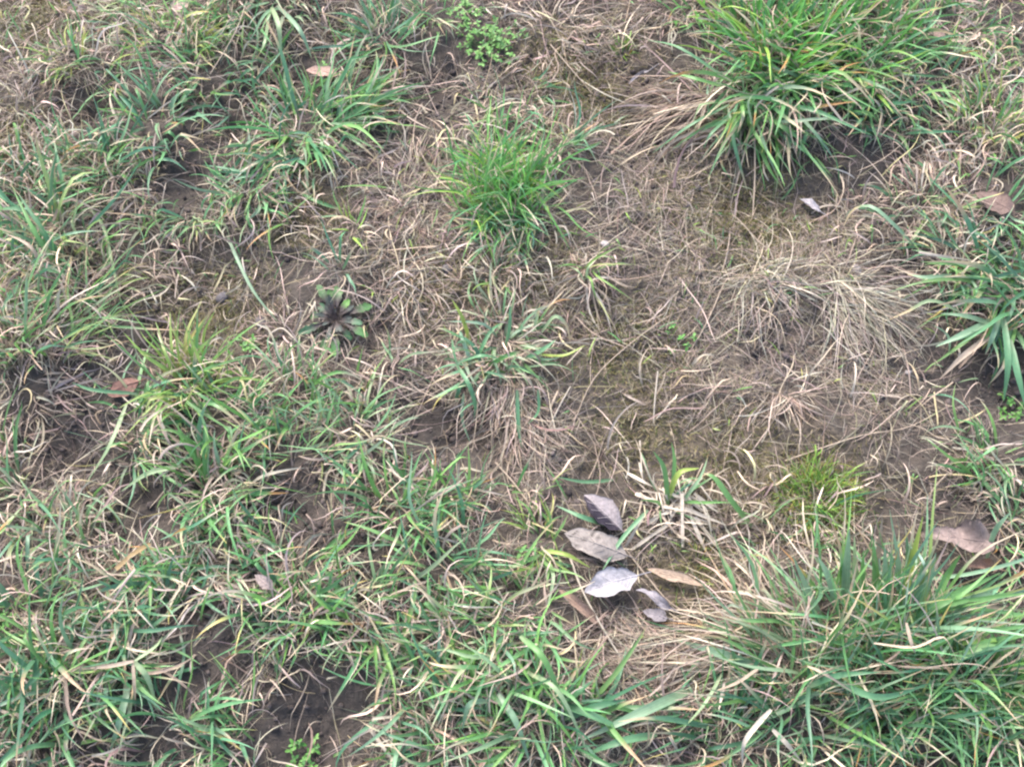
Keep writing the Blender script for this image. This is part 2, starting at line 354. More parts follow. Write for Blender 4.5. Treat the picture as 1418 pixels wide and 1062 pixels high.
def blade_material(name, rough, spec, trans, mott):
    m, nt, n, l, b, out = new_mat(name)
    col = n.new('ShaderNodeAttribute'); col.attribute_name = 'col'
    bt = n.new('ShaderNodeAttribute'); bt.attribute_name = 'bt'
    sx = n.new('ShaderNodeSeparateXYZ'); l.new(bt.outputs['Vector'], sx.inputs[0])
    # parallel veins along the blade
    vein = math_node(n, l, 'SINE', math_node(n, l, 'MULTIPLY', sx.outputs[0], 26.0), 0.0)
    geo = n.new('ShaderNodeNewGeometry')
    no = n.new('ShaderNodeTexNoise'); no.inputs['Scale'].default_value = 170; no.inputs['Detail'].default_value = 3
    l.new(geo.outputs['Position'], no.inputs['Vector'])
    f = math_node(n, l, 'ADD', math_node(n, l, 'MULTIPLY', vein, 0.07), math_node(n, l, 'MULTIPLY', math_node(n, l, 'SUBTRACT', no.outputs[0], .5), mott))
    f = math_node(n, l, 'ADD', f, 1.0)
    hsv = n.new('ShaderNodeHueSaturation'); l.new(col.outputs['Color'], hsv.inputs['Color']); l.new(f, hsv.inputs['Value'])
    # dry flecks
    no2 = n.new('ShaderNodeTexNoise'); no2.inputs['Scale'].default_value = 420; no2.inputs['Detail'].default_value = 2
    l.new(geo.outputs['Position'], no2.inputs['Vector'])
    rp = n.new('ShaderNodeMapRange'); rp.inputs[1].default_value = .66; rp.inputs[2].default_value = .78; rp.inputs[4].default_value = .5
    l.new(no2.outputs[0], rp.inputs[0])
    mx = n.new('ShaderNodeMix'); mx.data_type = 'RGBA'; mx.inputs[7].default_value = (.30, .23, .15, 1)
    l.new(rp.outputs[0], mx.inputs[0]); l.new(hsv.outputs[0], mx.inputs[6])
    c = mx.outputs[2]
    l.new(c, b.inputs['Base Color'])
    b.inputs['Roughness'].default_value = rough
    b.inputs['Specular IOR Level'].default_value = spec
    tr = n.new('ShaderNodeBsdfTranslucent'); l.new(c, tr.inputs[0])
    ms = n.new('ShaderNodeMixShader'); ms.inputs[0].default_value = trans
    l.new(b.outputs[0], ms.inputs[1]); l.new(tr.outputs[0], ms.inputs[2]); l.new(ms.outputs[0], out.inputs[0])
    return m


M_GRASS = blade_material('grass_blade', .42, .5, .36, .4)
M_STRAW = blade_material('straw', .62, .35, .2, .7)


def ground_material():
    m, nt, n, l, b, out = new_mat('soil')
    geo = n.new('ShaderNodeNewGeometry')
    at_ = n.new('ShaderNodeAttribute'); at_.attribute_name = 'cover'
    sx = n.new('ShaderNodeSeparateXYZ'); l.new(at_.outputs['Vector'], sx.inputs[0])

    def noise(s, d=6, r=.6):
        k = n.new('ShaderNodeTexNoise'); k.inputs['Scale'].default_value = s; k.inputs['Detail'].default_value = d; k.inputs['Roughness'].default_value = r
        l.new(geo.outputs['Position'], k.inputs['Vector'])
        return k.outputs[0]

    def mixc(fac, a, bcol):
        k = n.new('ShaderNodeMix'); k.data_type = 'RGBA'
        l.new(fac, k.inputs[0])
        for i, v in ((6, a), (7, bcol)):
            if isinstance(v, tuple):
                k.inputs[i].default_value = (*v, 1)
            else:
                l.new(v, k.inputs[i])
        return k.outputs[2]

    def rng_(v, a, c, lo=0., hi=1.):
        k = n.new('ShaderNodeMapRange'); l.new(v, k.inputs[0])
        for i, x in enumerate((a, c, lo, hi)):
            k.inputs[i + 1].default_value = x
        return k.outputs[0]

    big, mid, fine = noise(6), noise(45), noise(320, 5, .7)
    c = mixc(rng_(mid, .3, .7), (.047, .041, .0385), (.088, .077, .070))
    c = mixc(rng_(big, .35, .7, 0, .5), c, (.080, .066, .060))
    c = mixc(rng_(fine, .6, .76, 0, .6), c, (.22, .175, .14))          # bits of rotted straw
    c = mixc(rng_(noise(700, 3), .6, .75, 0, .6), c, (.035, .029, .027))
    # litter-covered ground is lighter, mossy ground olive
    lit = math_node(n, l, 'MULTIPLY', sx.outputs[1], rng_(noise(90, 6, .75), .38, .62))
    c = mixc(math_node(n, l, 'MULTIPLY', lit, .7), c, (.185, .145, .108))
    mo = math_node(n, l, 'MULTIPLY', sx.outputs[0], rng_(noise(60, 6, .75), .36, .6))
    c = mixc(math_node(n, l, 'MULTIPLY', mo, .32), c, (.155, .14, .052))
    # beyond the built patch the meadow goes on as mottled turf
    far = sx.outputs[2]
    turf = mixc(rng_(noise(14, 8, .7), .42, .6), (.12, .10, .07), (.075, .12, .045))
    c = mixc(far, c, turf)
    l.new(c, b.inputs['Base Color'])
    b.inputs['Roughness'].default_value = .93
    b.inputs['Specular IOR Level'].default_value = .25
    bp = n.new('ShaderNodeBump'); bp.inputs['Strength'].default_value = 1; bp.inputs['Distance'].default_value = .006
    l.new(math_node(n, l, 'ADD', math_node(n, l, 'MULTIPLY', noise(260, 6, .7), .8), noise(90, 4)), bp.inputs['Height'])
    l.new(bp.outputs[0], b.inputs['Normal'])
    return m


M_SOIL = ground_material()


def plain_material(name, colr, rough=.7, var=.35, scale=220, spots=None, trans=0.0):
    m, nt, n, l, b, out = new_mat(name)
    geo = n.new('ShaderNodeNewGeometry')
    no = n.new('ShaderNodeTexNoise'); no.inputs['Scale'].default_value = scale; no.inputs['Detail'].default_value = 5
    l.new(geo.outputs['Position'], no.inputs['Vector'])
    rp = n.new('ShaderNodeValToRGB')
    e = rp.color_ramp.elements
    e[0].position, e[1].position = .3, .72
    e[0].color = (*[x * (1 - var) for x in colr], 1)
    e[1].color = (*[min(1, x * (1 + var * .7)) for x in colr], 1)
    l.new(no.outputs[0], rp.inputs[0])
    c = rp.outputs[0]
    if spots:
        n2 = n.new('ShaderNodeTexNoise'); n2.inputs['Scale'].default_value = spots[1]; n2.inputs['Detail'].default_value = 3
        l.new(geo.outputs['Position'], n2.inputs['Vector'])
        k = n.new('ShaderNodeMapRange'); l.new(n2.outputs[0], k.inputs[0])
        k.inputs[1].default_value, k.inputs[2].default_value, k.inputs[4].default_value = .6, .7, .8
        mx = n.new('ShaderNodeMix'); mx.data_type = 'RGBA'; l.new(k.outputs[0], mx.inputs[0]); l.new(c, mx.inputs[6]); mx.inputs[7].default_value = (*spots[0], 1)
        c = mx.outputs[2]
    l.new(c, b.inputs['Base Color'])
    b.inputs['Roughness'].default_value = rough
    b.inputs['Specular IOR Level'].default_value = .35
    bp = n.new('ShaderNodeBump'); bp.inputs['Strength'].default_value = .35; bp.inputs['Distance'].default_value = .0015
    l.new(no.outputs[0], bp.inputs['Height']); l.new(bp.outputs[0], b.inputs['Normal'])
    if trans:
        tr = n.new('ShaderNodeBsdfTranslucent'); l.new(c, tr.inputs[0])
        ms = n.new('ShaderNodeMixShader'); ms.inputs[0].default_value = trans
        l.new(b.outputs[0], ms.inputs[1]); l.new(tr.outputs[0], ms.inputs[2]); l.new(ms.outputs[0], out.inputs[0])
    return m


# ------------------------------------------------------------------ object helpers
def tag(o, label=None, cat=None, group=None, kind=None):
    for k, v in (('label', label), ('category', cat), ('group', group), ('kind', kind)):
        if v:
            o[k] = v
    return o


def empty(name, loc):
    o = bpy.data.objects.new(name, None)
    o.empty_display_size = .02
    o.location = loc
    COL.objects.link(o)
    return o


def make_mesh(name, V, F, C=None, BT=None, mat=None, smooth=True):
    me = bpy.data.meshes.new(name)
    V = np.asarray(V, np.float32).reshape(-1, 3)
    F = np.asarray(F, np.int32)
    nf, k = F.shape
    me.vertices.add(len(V)); me.vertices.foreach_set('co', V.ravel())
    me.loops.add(nf * k); me.loops.foreach_set('vertex_index', F.ravel())
    me.polygons.add(nf); me.polygons.foreach_set('loop_start', np.arange(0, nf * k, k, dtype=np.int32))
    if smooth:
        me.polygons.foreach_set('use_smooth', np.ones(nf, bool))
    me.update(calc_edges=True)
    if C is not None:
        a = me.attributes.new('col', 'FLOAT_COLOR', 'POINT')
        cc = np.ones((len(V), 4), np.float32); cc[:, :3] = np.asarray(C).reshape(-1, 3)
        a.data.foreach_set('color', cc.ravel())
    if BT is not None:
        a = me.attributes.new('bt', 'FLOAT_VECTOR', 'POINT')
        a.data.foreach_set('vector', np.asarray(BT, np.float32).reshape(-1, 3).ravel())
    if mat:
        me.materials.append(mat)
    return me


def add_obj(name, me, parent=None, loc=(0, 0, 0)):
    o = bpy.data.objects.new(name, me)
    o.location = loc
    if parent is not None:
        o.parent = parent
    COL.objects.link(o)
    return o


# ------------------------------------------------------------------ blades
def sstep(a, b, t):
    x = np.clip((t - a) / (b - a + 1e-9), 0, 1)
    return x * x * (3 - 2 * x)


def uni(a, b, n):
    return a + (b - a) * rng.random(n)


def blade_curves(P0, az, el, L, dr, curl, wob, kpos, kang, S, clear):
    N = len(P0)
    t = np.linspace(0, 1, S + 1)
    tm = (t[:-1] + t[1:]) / 2
    elt = el[:, None] - dr[:, None] * tm ** 1.4 - kang[:, None] * sstep(kpos[:, None] - .04, kpos[:, None] + .04, tm[None])
    ph = rng.random(N)[:, None] * 6.28
    azt = az[:, None] + curl[:, None] * tm + wob[:, None] * np.sin(tm * uni(3, 9, N)[:, None] + ph)
    st = (L / S)[:, None]
    d = np.stack([np.cos(azt) * np.cos(elt), np.sin(azt) * np.cos(elt), np.sin(elt)], -1) * st[..., None]
    P = np.concatenate([P0[:, None, :], P0[:, None, :] + np.cumsum(d, 1)], 1)
    g = height(P[..., 0], P[..., 1]) + clear[:, None] * (.3 + .7 * np.sin(np.pi * t * .9 + .15))[None]
    P[:, 1:, 2] = np.maximum(P[:, 1:, 2], g[:, 1:])
    aze = np.concatenate([azt[:, :1], (azt[:, 1:] + azt[:, :-1]) / 2, azt[:, -1:]], 1)
    return P, aze, t


def ribbons(P, aze, t, W, roll, twist, fold, prof, cols, flat=False):
    """P (N,S+1,3) -> verts (N, (S+1)*k, 3), faces for one blade, colours, bt"""
    N, K, _ = P.shape
    T_ = np.gradient(P, axis=1)
    T_ /= np.linalg.norm(T_, axis=2, keepdims=True) + 1e-12
    s0 = np.stack([-np.sin(aze), np.cos(aze), np.zeros_like(aze)], -1)
    s0 -= T_ * (s0 * T_).sum(2, keepdims=True)
    s0 /= np.linalg.norm(s0, axis=2, keepdims=True) + 1e-9
    n0 = np.cross(T_, s0)
    a = roll[:, None] + twist[:, None] * t[None]
    side = s0 * np.cos(a)[..., None] + n0 * np.sin(a)[..., None]
    nor = -s0 * np.sin(a)[..., None] + n0 * np.cos(a)[..., None]
    w = (W[:, None] * prof)[..., None]
    Lf, Rt = P - side * w / 2, P + side * w / 2
    cb, cm, ct, ts = cols
    tt = t[None, :, None]
    c = cb[:, None] + (cm - cb)[:, None] * sstep(0, .22, tt)
    c = c + (ct[:, None] - c) * sstep(ts[:, None, None], ts[:, None, None] + .16, tt)
    rr = rng.random(N)[:, None]
    if flat:
        V = np.stack([Lf, Rt], 2)
        k = 2
        us = [0, 1]
    else:
        V = np.stack([Lf, P - nor * w * fold[:, None, None], Rt], 2)
        k = 3
        us = [0, .5, 1]
    C = np.repeat(c[:, :, None, :], k, 2)
    BT = np.zeros((N, K, k, 3))
    for i, u in enumerate(us):
        BT[:, :, i, 0] = u
    BT[..., 1] = t[None, :, None]
    BT[..., 2] = rr[:, :, None]
    F = []
    for i in range(K - 1):
        for j in range(k - 1):
            F.append((i * k + j, i * k + j + 1, (i + 1) * k + j + 1, (i + 1) * k + j))
    return V.reshape(N, K * k, 3), np.array(F), C.reshape(N, K * k, 3), BT.reshape(N, K * k, 3)


def joined(name, V, F, C, BT, mat):
    N, K, _ = V.shape
    FF = (F[None] + (np.arange(N) * K)[:, None, None]).reshape(-1, 4)
    return make_mesh(name, V.reshape(-1, 3), FF, C, BT, mat)


PAL = {
    'teal': [(3, (0.116, 0.266, 0.147)), (2, (0.132, 0.292, 0.128)), (1, (0.202, 0.345, 0.210)), (1, (0.171, 0.325, 0.107))],
    'dark': [(3, (0.092, 0.216, 0.117)), (2, (0.110, 0.247, 0.113)), (2, (0.136, 0.283, 0.091)), (1, (0.181, 0.314, 0.188))],
    'blade': [(3, (0.162, 0.308, 0.188)), (2, (0.141, 0.292, 0.102)), (1, (0.221, 0.365, 0.113)), (1, (0.242, 0.365, 0.261))],
    'green': [(3, (0.136, 0.308, 0.122)), (2, (0.171, 0.345, 0.102)), (1, (0.116, 0.266, 0.143)), (1, (0.242, 0.369, 0.210))],
    'bright': [(3, (.135, .355, .085)), (2, (.125, .31, .10)), (1, (.26, .42, .08)), (1, (.11, .28, .13))],
    'yellow': [(2, (0.262, 0.396, 0.091)), (2, (0.181, 0.345, 0.102)), (1, (0.403, 0.438, 0.128)), (1, (0.136, 0.292, 0.122))],
    'lime': [(2, (.27, .41, .11)), (2, (.19, .36, .10)), (1, (.38, .43, .16)), (1, (.14, .31, .11))],
    'mixed': [(2, (0.162, 0.319, 0.128)), (1.5, (0.126, 0.273, 0.143)), (1, (0.282, 0.386, 0.147)), (1, (0.342, 0.396, 0.240))],
    'pale': [(2, (0.242, 0.349, 0.210)), (1, (0.181, 0.314, 0.169)), (1, (0.342, 0.407, 0.272)), (1, (0.162, 0.304, 0.128))],
    'moss': [(3, (.19, .34, .055)), (3, (.13, .28, .06)), (1, (.30, .34, .06)), (.7, (.42, .29, .08))],
    'straw': [(3, (.41, .325, .26)), (2, (.53, .44, .355)), (2, (.31, .24, .195)), (1, (.23, .175, .145)), (1, (.45, .38, .29))],
    'silver': [(3, (.42, .37, .295)), (2, (.48, .43, .345)), (1, (.34, .285, .225)), (1, (.37, .35, .24))],
    'grey': [(3, (.29, .24, .195)), (2, (.225, .182, .148)), (2, (.39, .33, .268)), (1, (.165, .13, .108)), (1, (.28, .245, .155))],
    'beige': [(3, (.46, .37, .30)), (2, (.55, .46, .37)), (1, (.36, .28, .225)), (1, (.50, .43, .26))],
}
TIPS = np.array([(.48, .39, .26), (.42, .30, .19), (.50, .42, .15), (.55, .46, .34), (.45, .24, .09)])


def pick(pal, n, jit=.22):
    w = np.array([a for a, _ in PAL[pal]])
    c = np.array([b for _, b in PAL[pal]])
    i = rng.choice(len(w), n, p=w / w.sum())
    o = c[i] * uni(1 - jit, 1 + jit, n)[:, None]
    return np.clip(o * (1 + rng.normal(0, .05, (n, 3))), .01, .8)


def blade_colours(pal, n, tipp):
    cm = pick(pal, n)
    cb = cm * .5 + np.array([.21, .21, .13]) * .5
    cb[rng.random(n) < .3] = (.20, .13, .12)
    ct = TIPS[rng.choice(5, n, p=[.34, .28, .06, .26, .06])]
    ts = np.where(rng.random(n) < tipp, uni(.45, .93, n), 1.2)
    return cb, cm, ct, ts


def dry_colours(n, pal='straw'):
    cm = pick(pal, n, .25)
    return cm * .85, cm, cm * uni(.7, 1.25, n)[:, None], uni(.4, .9, n)


def scatter_disc(xy, r, n):
    a = rng.random(n) * 2 * np.pi
    q = r * np.sqrt(rng.random(n)) * uni(.6, 1.15, n)
    return np.stack([xy[0] + q * np.cos(a), xy[1] + q * np.sin(a)], 1), a


def headings(t, a, n):
    if t['az'] is None:
        return a + rng.normal(0, .7, n)
    m, s = t['az']
    return R(m) + rng.normal(0, R(s) / 2.2, n)


def grow(t, n, dead, Lr, Wr, S, flat=False, curly=1.0, pal=None, tapers=True, low=False):
    xy, a = scatter_disc(t['xy'], t['r'] * (1.25 if low else 1), n)
    for _ in range(5):
        bad = bare(xy[:, 0], xy[:, 1]) > .3
        if bad.any():
            xy[bad], a[bad] = scatter_disc(t['xy'], t['r'] * 1.2, int(bad.sum()))
    P0 = np.zeros((n, 3)); P0[:, :2] = xy
    P0[:, 2] = height(xy[:, 0], xy[:, 1]) - .003
    az = headings(t, a, n)
    el = R(1) * uni(*((t['el'][0] * .4, t['el'][1] * .75) if low else t['el']), n)
    dr = R(1) * uni(*t['dr'], n)
    L = uni(*Lr, n) / 1000 * (.86 if t['L'][1] <= 150 else .95)
    W = uni(*Wr, n) / 1000 * .72
    curl = rng.normal(0, (.65 if t['L'][1] <= 150 else .22) * curly, n)
    wob = np.abs(rng.normal(0, .16 * curly, n))
    kang = np.where(rng.random(n) < (.3 if dead else .15), R(1) * uni(30, 110, n), 0)
    kpos = uni(.3, .8, n)
    if dead:
        dr = dr + R(1) * uni(0, 110, n) * curly
        curl *= 2.2
        wob *= 2.6
    P, aze, tt = blade_curves(P0, az, el, L, dr, curl, wob, kpos, kang, S, uni(.001, .012, n))
    ok = ~covers(P)
    P, aze, W, n = P[ok], aze[ok], W[ok], int(ok.sum())
    prof = np.clip((1.02 - tt) / .5, .02, 1)[None] ** .75 * (.55 + .45 * np.clip(tt / .2, 0, 1))[None]
    prof = np.repeat(prof, n, 0)
    if dead:
        cut = rng.random(n) < .3
        prof[cut] = (.8 + .2 * np.sin(tt * 9))[None]
    cols = dry_colours(n, pal or 'straw') if dead else blade_colours(t['pal'], n, t['tip'])
    return ribbons(P, aze, tt, W, rng.normal(0, .5 if not dead else .9, n), rng.normal(0, .9 if not dead else 2.0, n), uni(.08, .3, n), prof, cols, flat)


# ------------------------------------------------------------------ ground
def build_ground():
    def axis(lo, hi, s):
        inner = np.arange(lo, hi + 1e-6, s)
        out = []
        d = s
        x = 0
        while x < 60:
            d *= 1.35
            x += d
            out.append(x)
        out = np.array(out)
        return np.concatenate([lo - out[::-1], inner, hi + out])
    ax, ay = axis(-1.2, 1.2, .0042), axis(-.25, 1.7, .0042)
    X, Y = np.meshgrid(ax, ay, indexing='ij')
    inside = sstep(-1.33, -1.2, X) * sstep(-1.33, -1.2, -X) * sstep(-.29, -.25, Y) * sstep(-1.78, -1.7, -Y)
    Z = height(X, Y) * inside + (1 - inside) * .05 * vnoise(X / .9, Y / .9)
    V = np.stack([X, Y, Z], -1)
    nx, ny = X.shape
    idx = np.arange(nx * ny).reshape(nx, ny)
    F = np.stack([idx[:-1, :-1], idx[1:, :-1], idx[1:, 1:], idx[:-1, 1:]], -1).reshape(-1, 4)
    me = make_mesh('ground', V, F, mat=M_SOIL)
    Xf, Yf = X.ravel(), Y.ravel()
    px, py = project(Xf, np.maximum(Yf, -.6))
    moss = np.zeros_like(Xf)
    for (mx, my, r) in MOSS:
        p = plane_at(mx, my)
        moss = np.maximum(moss, np.exp(-((Xf - p[0]) ** 2 + (Yf - p[1]) ** 2) / (r * r)))
    cov = np.stack([moss, grid_at(DRY, px, py) ** 2 * .9, 1 - inside.ravel()], 1).astype(np.float32)
    a = me.attributes.new('cover', 'FLOAT_VECTOR', 'POINT')
    a.data.foreach_set('vector', cov.ravel())
    return tag(add_obj('ground', me), kind='structure')


build_ground()


# ------------------------------------------------------------------ scattered cover (nobody could count it)
def scatter(grid, n, power=1.0, prune=True, xr=(-1.08, 1.08), yr=(-.1, 1.56)):
    out = []
    tot = 0
    while tot < n:
        x, y = uni(*xr, 20000), uni(*yr, 20000)
        px, py = project(x, y)
        d = grid_at(grid, px, py) ** power
        # patchy
        d = d * np.clip(1 + 3.2 * vnoise(x / .06, y / .06), .05, 2.4)
        if prune:
            d = d * (1 - (.8 if grid is DRY else .95) * bare(x, y))
        k = rng.random(20000) < d * .5
        out.append(np.stack([x[k], y[k]], 1))
        tot += k.sum()
    return np.concatenate(out)[:n]


def cover(name, label, cat, xy, Lr, Wr, elr, drr, S, colours, mat, flat, curl=.4, wob=.1, clear=(.001, .008), kink=.2, taper=True, fold=(.1, .3), powL=1.6):
    n = len(xy)
    P0 = np.zeros((n, 3)); P0[:, :2] = xy
    P0[:, 2] = height(xy[:, 0], xy[:, 1]) + uni(-.002, .003, n)
    L = (Lr[0] + (Lr[1] - Lr[0]) * rng.random(n) ** powL) / 1000
    P, aze, tt = blade_curves(P0, rng.random(n) * 6.283, R(1) * uni(*elr, n), L, R(1) * uni(*drr, n), rng.normal(0, curl, n), np.abs(rng.normal(0, wob, n)),
                              uni(.3, .8, n), np.where(rng.random(n) < kink, R(1) * uni(20, 100, n), 0), S, uni(*clear, n))
    ok = ~covers(P)
    P, aze, n = P[ok], aze[ok], int(ok.sum())
    prof = np.clip((1.02 - tt) / .5, .05, 1)[None] ** .7 if taper else np.clip((1.05 - tt) / .15, .2, 1)[None]
    prof = np.repeat(prof, n, 0)
    V, F, C, BT = ribbons(P, aze, tt, uni(*Wr, n) / 1000, rng.normal(0, .6, n), rng.normal(0, 1.2, n), uni(*fold, n), prof, colours(n), flat)
    return tag(add_obj(name, joined(name, V, F, C, BT, mat)), label, cat, kind='stuff')


WITHERED = np.sqrt(GREEN) * .8 + DRY * .02
WITHERED[8:, 10:] *= .3
WITHERED[:3, 9:13] *= .4
WITHERED[:3, 1:6] *= .75
cover('fine_thatch', 'fine grey-brown straw fibres matted over the bare soil', 'thatch', scatter(DRY, 52000, 1.3), (14, 75), (.35, .9), (0, 9), (0, 15), 6,
      lambda n: dry_colours(n, 'grey'), M_STRAW, True, .35, .15, (.0003, .004), .08, False)
cover('dead_straw', 'loose pale straw lying over the soil and between tufts', 'straw', scatter(DRY, 2800, 1.7), (35, 120), (.6, 1.7), (0, 16), (0, 35), 8,
      lambda n: dry_colours(n), M_STRAW, False, .4, .15, (.001, .008), .2, False)
cover('withered_blades', 'curled withered grass blades among the green grass', 'dead grass', scatter(WITHERED, 12000, 1.4), (28, 95), (1.2, 2.9), (20, 85), (30, 180), 8,
      lambda n: dry_colours(n, 'beige'), M_STRAW, False, 1.0, .3, (.001, .01), .3, True)
cover('short_grass', 'short green grass filling the gaps between the tufts', 'grass', scatter(GREEN, 4600, 1.6), (30, 100), (1.6, 3.6), (10, 80), (20, 110), 8,
      lambda n: blade_colours(random.choice(['green']), n, .45), M_GRASS, False, .5, .12, (.001, .012), .2, True)
cover('seedling_grass', 'hair-thin green seedlings scattered on the bare ground', 'grass', scatter(1 - np.clip(GREEN * 1.3, 0, .9), 900, 1.0), (12, 45), (1, 2.2), (15, 80), (10, 80), 6,
      lambda n: blade_colours('yellow', n, .2), M_GRASS, True)


def moss_cover():
    pts = []
    for (mx, my, r) in MOSS:
        p = plane_at(mx, my)
        k = int(900 * (r / .07) ** 2)
        pts.append(np.stack([rng.normal(p[0], r * .6, k), rng.normal(p[1], r * .6, k)], 1))
    xy = np.concatenate(pts)

    def colr(n):
        cm = np.array([(.17, .16, .06), (.22, .185, .09), (.12, .135, .045), (.26, .21, .13)])[rng.choice(4, n)] * uni(.75, 1.2, n)[:, None]
        return cm * .7, cm, cm * 1.2, uni(.5, .9, n)
    cover('moss', 'olive-yellow moss growing low on the bare soil', 'moss', xy, (5, 18), (.8, 1.8), (15, 85), (0, 80), 4, colr, M_GRASS, True, .8, .2, (0, .003))


moss_cover()


def soil_crumbs():
    n = 22000
    xy = scatter(1 - DRY * .55, n, prune=False)
    for k, (cx, cy, r) in enumerate(HOLL):
        xy[k * 300:(k + 1) * 300] = rng.normal((cx, cy), r * .8, (300, 2))
    ico = np.array([(0, 0, 1), (.89, 0, .45), (.28, .85, .45), (-.72, .53, .45), (-.72, -.53, .45), (.28, -.85, .45), (.72, .53, -.45), (-.28, .85, -.45), (-.89, 0, -.45), (-.28, -.85, -.45), (.72, -.53, -.45), (0, 0, -1)])
    fc = np.array([(0, 1, 2), (0, 2, 3), (0, 3, 4), (0, 4, 5), (0, 5, 1), (1, 6, 2), (2, 7, 3), (3, 8, 4), (4, 9, 5), (5, 10, 1), (6, 7, 2), (7, 8, 3), (8, 9, 4), (9, 10, 5), (10, 6, 1), (11, 7, 6), (11, 8, 7), (11, 9, 8), (11, 10, 9), (11, 6, 10)])
    s = (.0008 + .0048 * rng.random(n) ** 6)
    V = ico[None] * s[:, None, None] * uni(.6, 1.3, (n * 12)).reshape(n, 12, 1) * np.stack([uni(.8, 1.4, n), uni(.8, 1.3, n), uni(.55, .9, n)], 1)[:, None, :]
    V[..., 0] += xy[:, 0:1]; V[..., 1] += xy[:, 1:2]
    V[..., 2] += (height(xy[:, 0], xy[:, 1]) + s * .3)[:, None]
    F = (fc[None] + (np.arange(n) * 12)[:, None, None]).reshape(-1, 3)
    c = np.array([.072, .059, .055]) * uni(.55, 1.5, n)[:, None]
    me = make_mesh('soil_crumbs', V, F, np.repeat(c[:, None], 12, 1), np.zeros((n * 12, 3)), M_CRUMB)
    tag(add_obj('soil_crumbs', me), 'dark crumbs of soil lying on the bare ground', 'soil', kind='stuff')


def attr_material(name, rough):
    m, nt, n, l, b, out = new_mat(name)
    col = n.new('ShaderNodeAttribute'); col.attribute_name = 'col'
    geo = n.new('ShaderNodeNewGeometry')
    no = n.new('ShaderNodeTexNoise'); no.inputs['Scale'].default_value = 300; no.inputs['Detail'].default_value = 5
    l.new(geo.outputs['Position'], no.inputs['Vector'])
    hsv = n.new('ShaderNodeHueSaturation'); l.new(col.outputs['Color'], hsv.inputs['Color'])
    l.new(math_node(n, l, 'ADD', math_node(n, l, 'MULTIPLY', no.outputs[0], .9), .55), hsv.inputs['Value'])
    l.new(hsv.outputs[0], b.inputs['Base Color'])
    b.inputs['Roughness'].default_value = rough
    b.inputs['Specular IOR Level'].default_value = .3
    bp = n.new('ShaderNodeBump'); bp.inputs['Strength'].default_value = .5; bp.inputs['Distance'].default_value = .001
    l.new(no.outputs[0], bp.inputs['Height']); l.new(bp.outputs[0], b.inputs['Normal'])
    return m


M_CRUMB = attr_material('soil_crumb', .95)
M_LEAF = attr_material('dead_leaf', .8)
M_HERB = attr_material('herb_leaf', .5)
soil_crumbs()

ROOTS = {}


def DRYPAL(t):
    return t['pal'] if t['dead'] == 1 else 'straw'


# ------------------------------------------------------------------ the tufts
for t in TUFTS:
    x, y = t['xy']
    z = float(height(np.array([x]), np.array([y]))[0])
    root = empty(t['name'], (x, y, z))
    ROOTS[(t['px'], t['py'])] = root
    tag(root, t['label'], t['cat'], t['group'])
    off = np.array([x, y, z])
    nd = int(round(t['n'] * (t['dead'] if t['dead'] >= .6 or t['dead'] < .12 else t['dead'] + .07)))
    nl = t['n'] - nd
    for (k, dead) in ((nl, False), (nd, True)):
        if k < 1:
            continue
        Wr = t['W'] if not dead or t['dead'] == 1 else (t['W'][0] * .55, t['W'][1] * .75)
        curly = .55 if (dead and t['dead'] == 1) else 1.0
        V, F, C, BT = grow(t, k, dead, t['L'], Wr, 9, curly=curly, pal=DRYPAL(t))
        for i in range(len(V)):
            me = make_mesh('blade', V[i] - off, F, C[i], BT[i], M_STRAW if dead else M_GRASS)
            add_obj('dead_blade' if dead and t['dead'] < 1 else 'blade', me, root)
    if t['fine']:
        V, F, C, BT = grow(t, t['fine'], False, (t['L'][0] * .4, t['L'][1] * .75), (t['W'][0] * .5, t['W'][1] * .7), 8)
        tag(add_obj('fine_blades', joined('fine_blades', V - off, F, C, BT, M_GRASS), root), kind='stuff')
    if t['dry']:
        V, F, C, BT = grow(t, t['dry'], True, t['dl'], (.9, 2.3), 8, curly=.6 if t['dead'] == 1 else .9, low=True, pal=DRYPAL(t))
        tag(add_obj('dead_thatch', joined('dead_thatch', V - off, F, C, BT, M_STRAW), root), kind='stuff')


# ------------------------------------------------------------------ single blades, straws and stalks read off the photograph
def smooth_path(pts, S):
    pts = np.asarray(pts, float)
    q = np.concatenate([[2 * pts[0] - pts[1]], pts, [2 * pts[-1] - pts[-2]]])
    out = []
    for u in np.linspace(0, len(pts) - 1, S + 1):
        i = min(int(u), len(pts) - 2)
        f = u - i
        a, b, c, d = q[i], q[i + 1], q[i + 2], q[i + 3]
        out.append(.5 * (2 * b + (c - a) * f + (2 * a - 5 * b + 4 * c - d) * f * f + (3 * b - a - 3 * c + d) * f ** 3))
    return np.array(out)


GREENS = {'g': (.14, .30, .10), 't': (.12, .265, .135), 'p': (.28, .38, .21), 's': (.20, .32, .20), 'd': (.085, .21, .105), 'y': (.29, .38, .085),
          'w': (.47, .41, .335), 'b': (.37, .295, .225), 'o': (.33, .235, .12)}


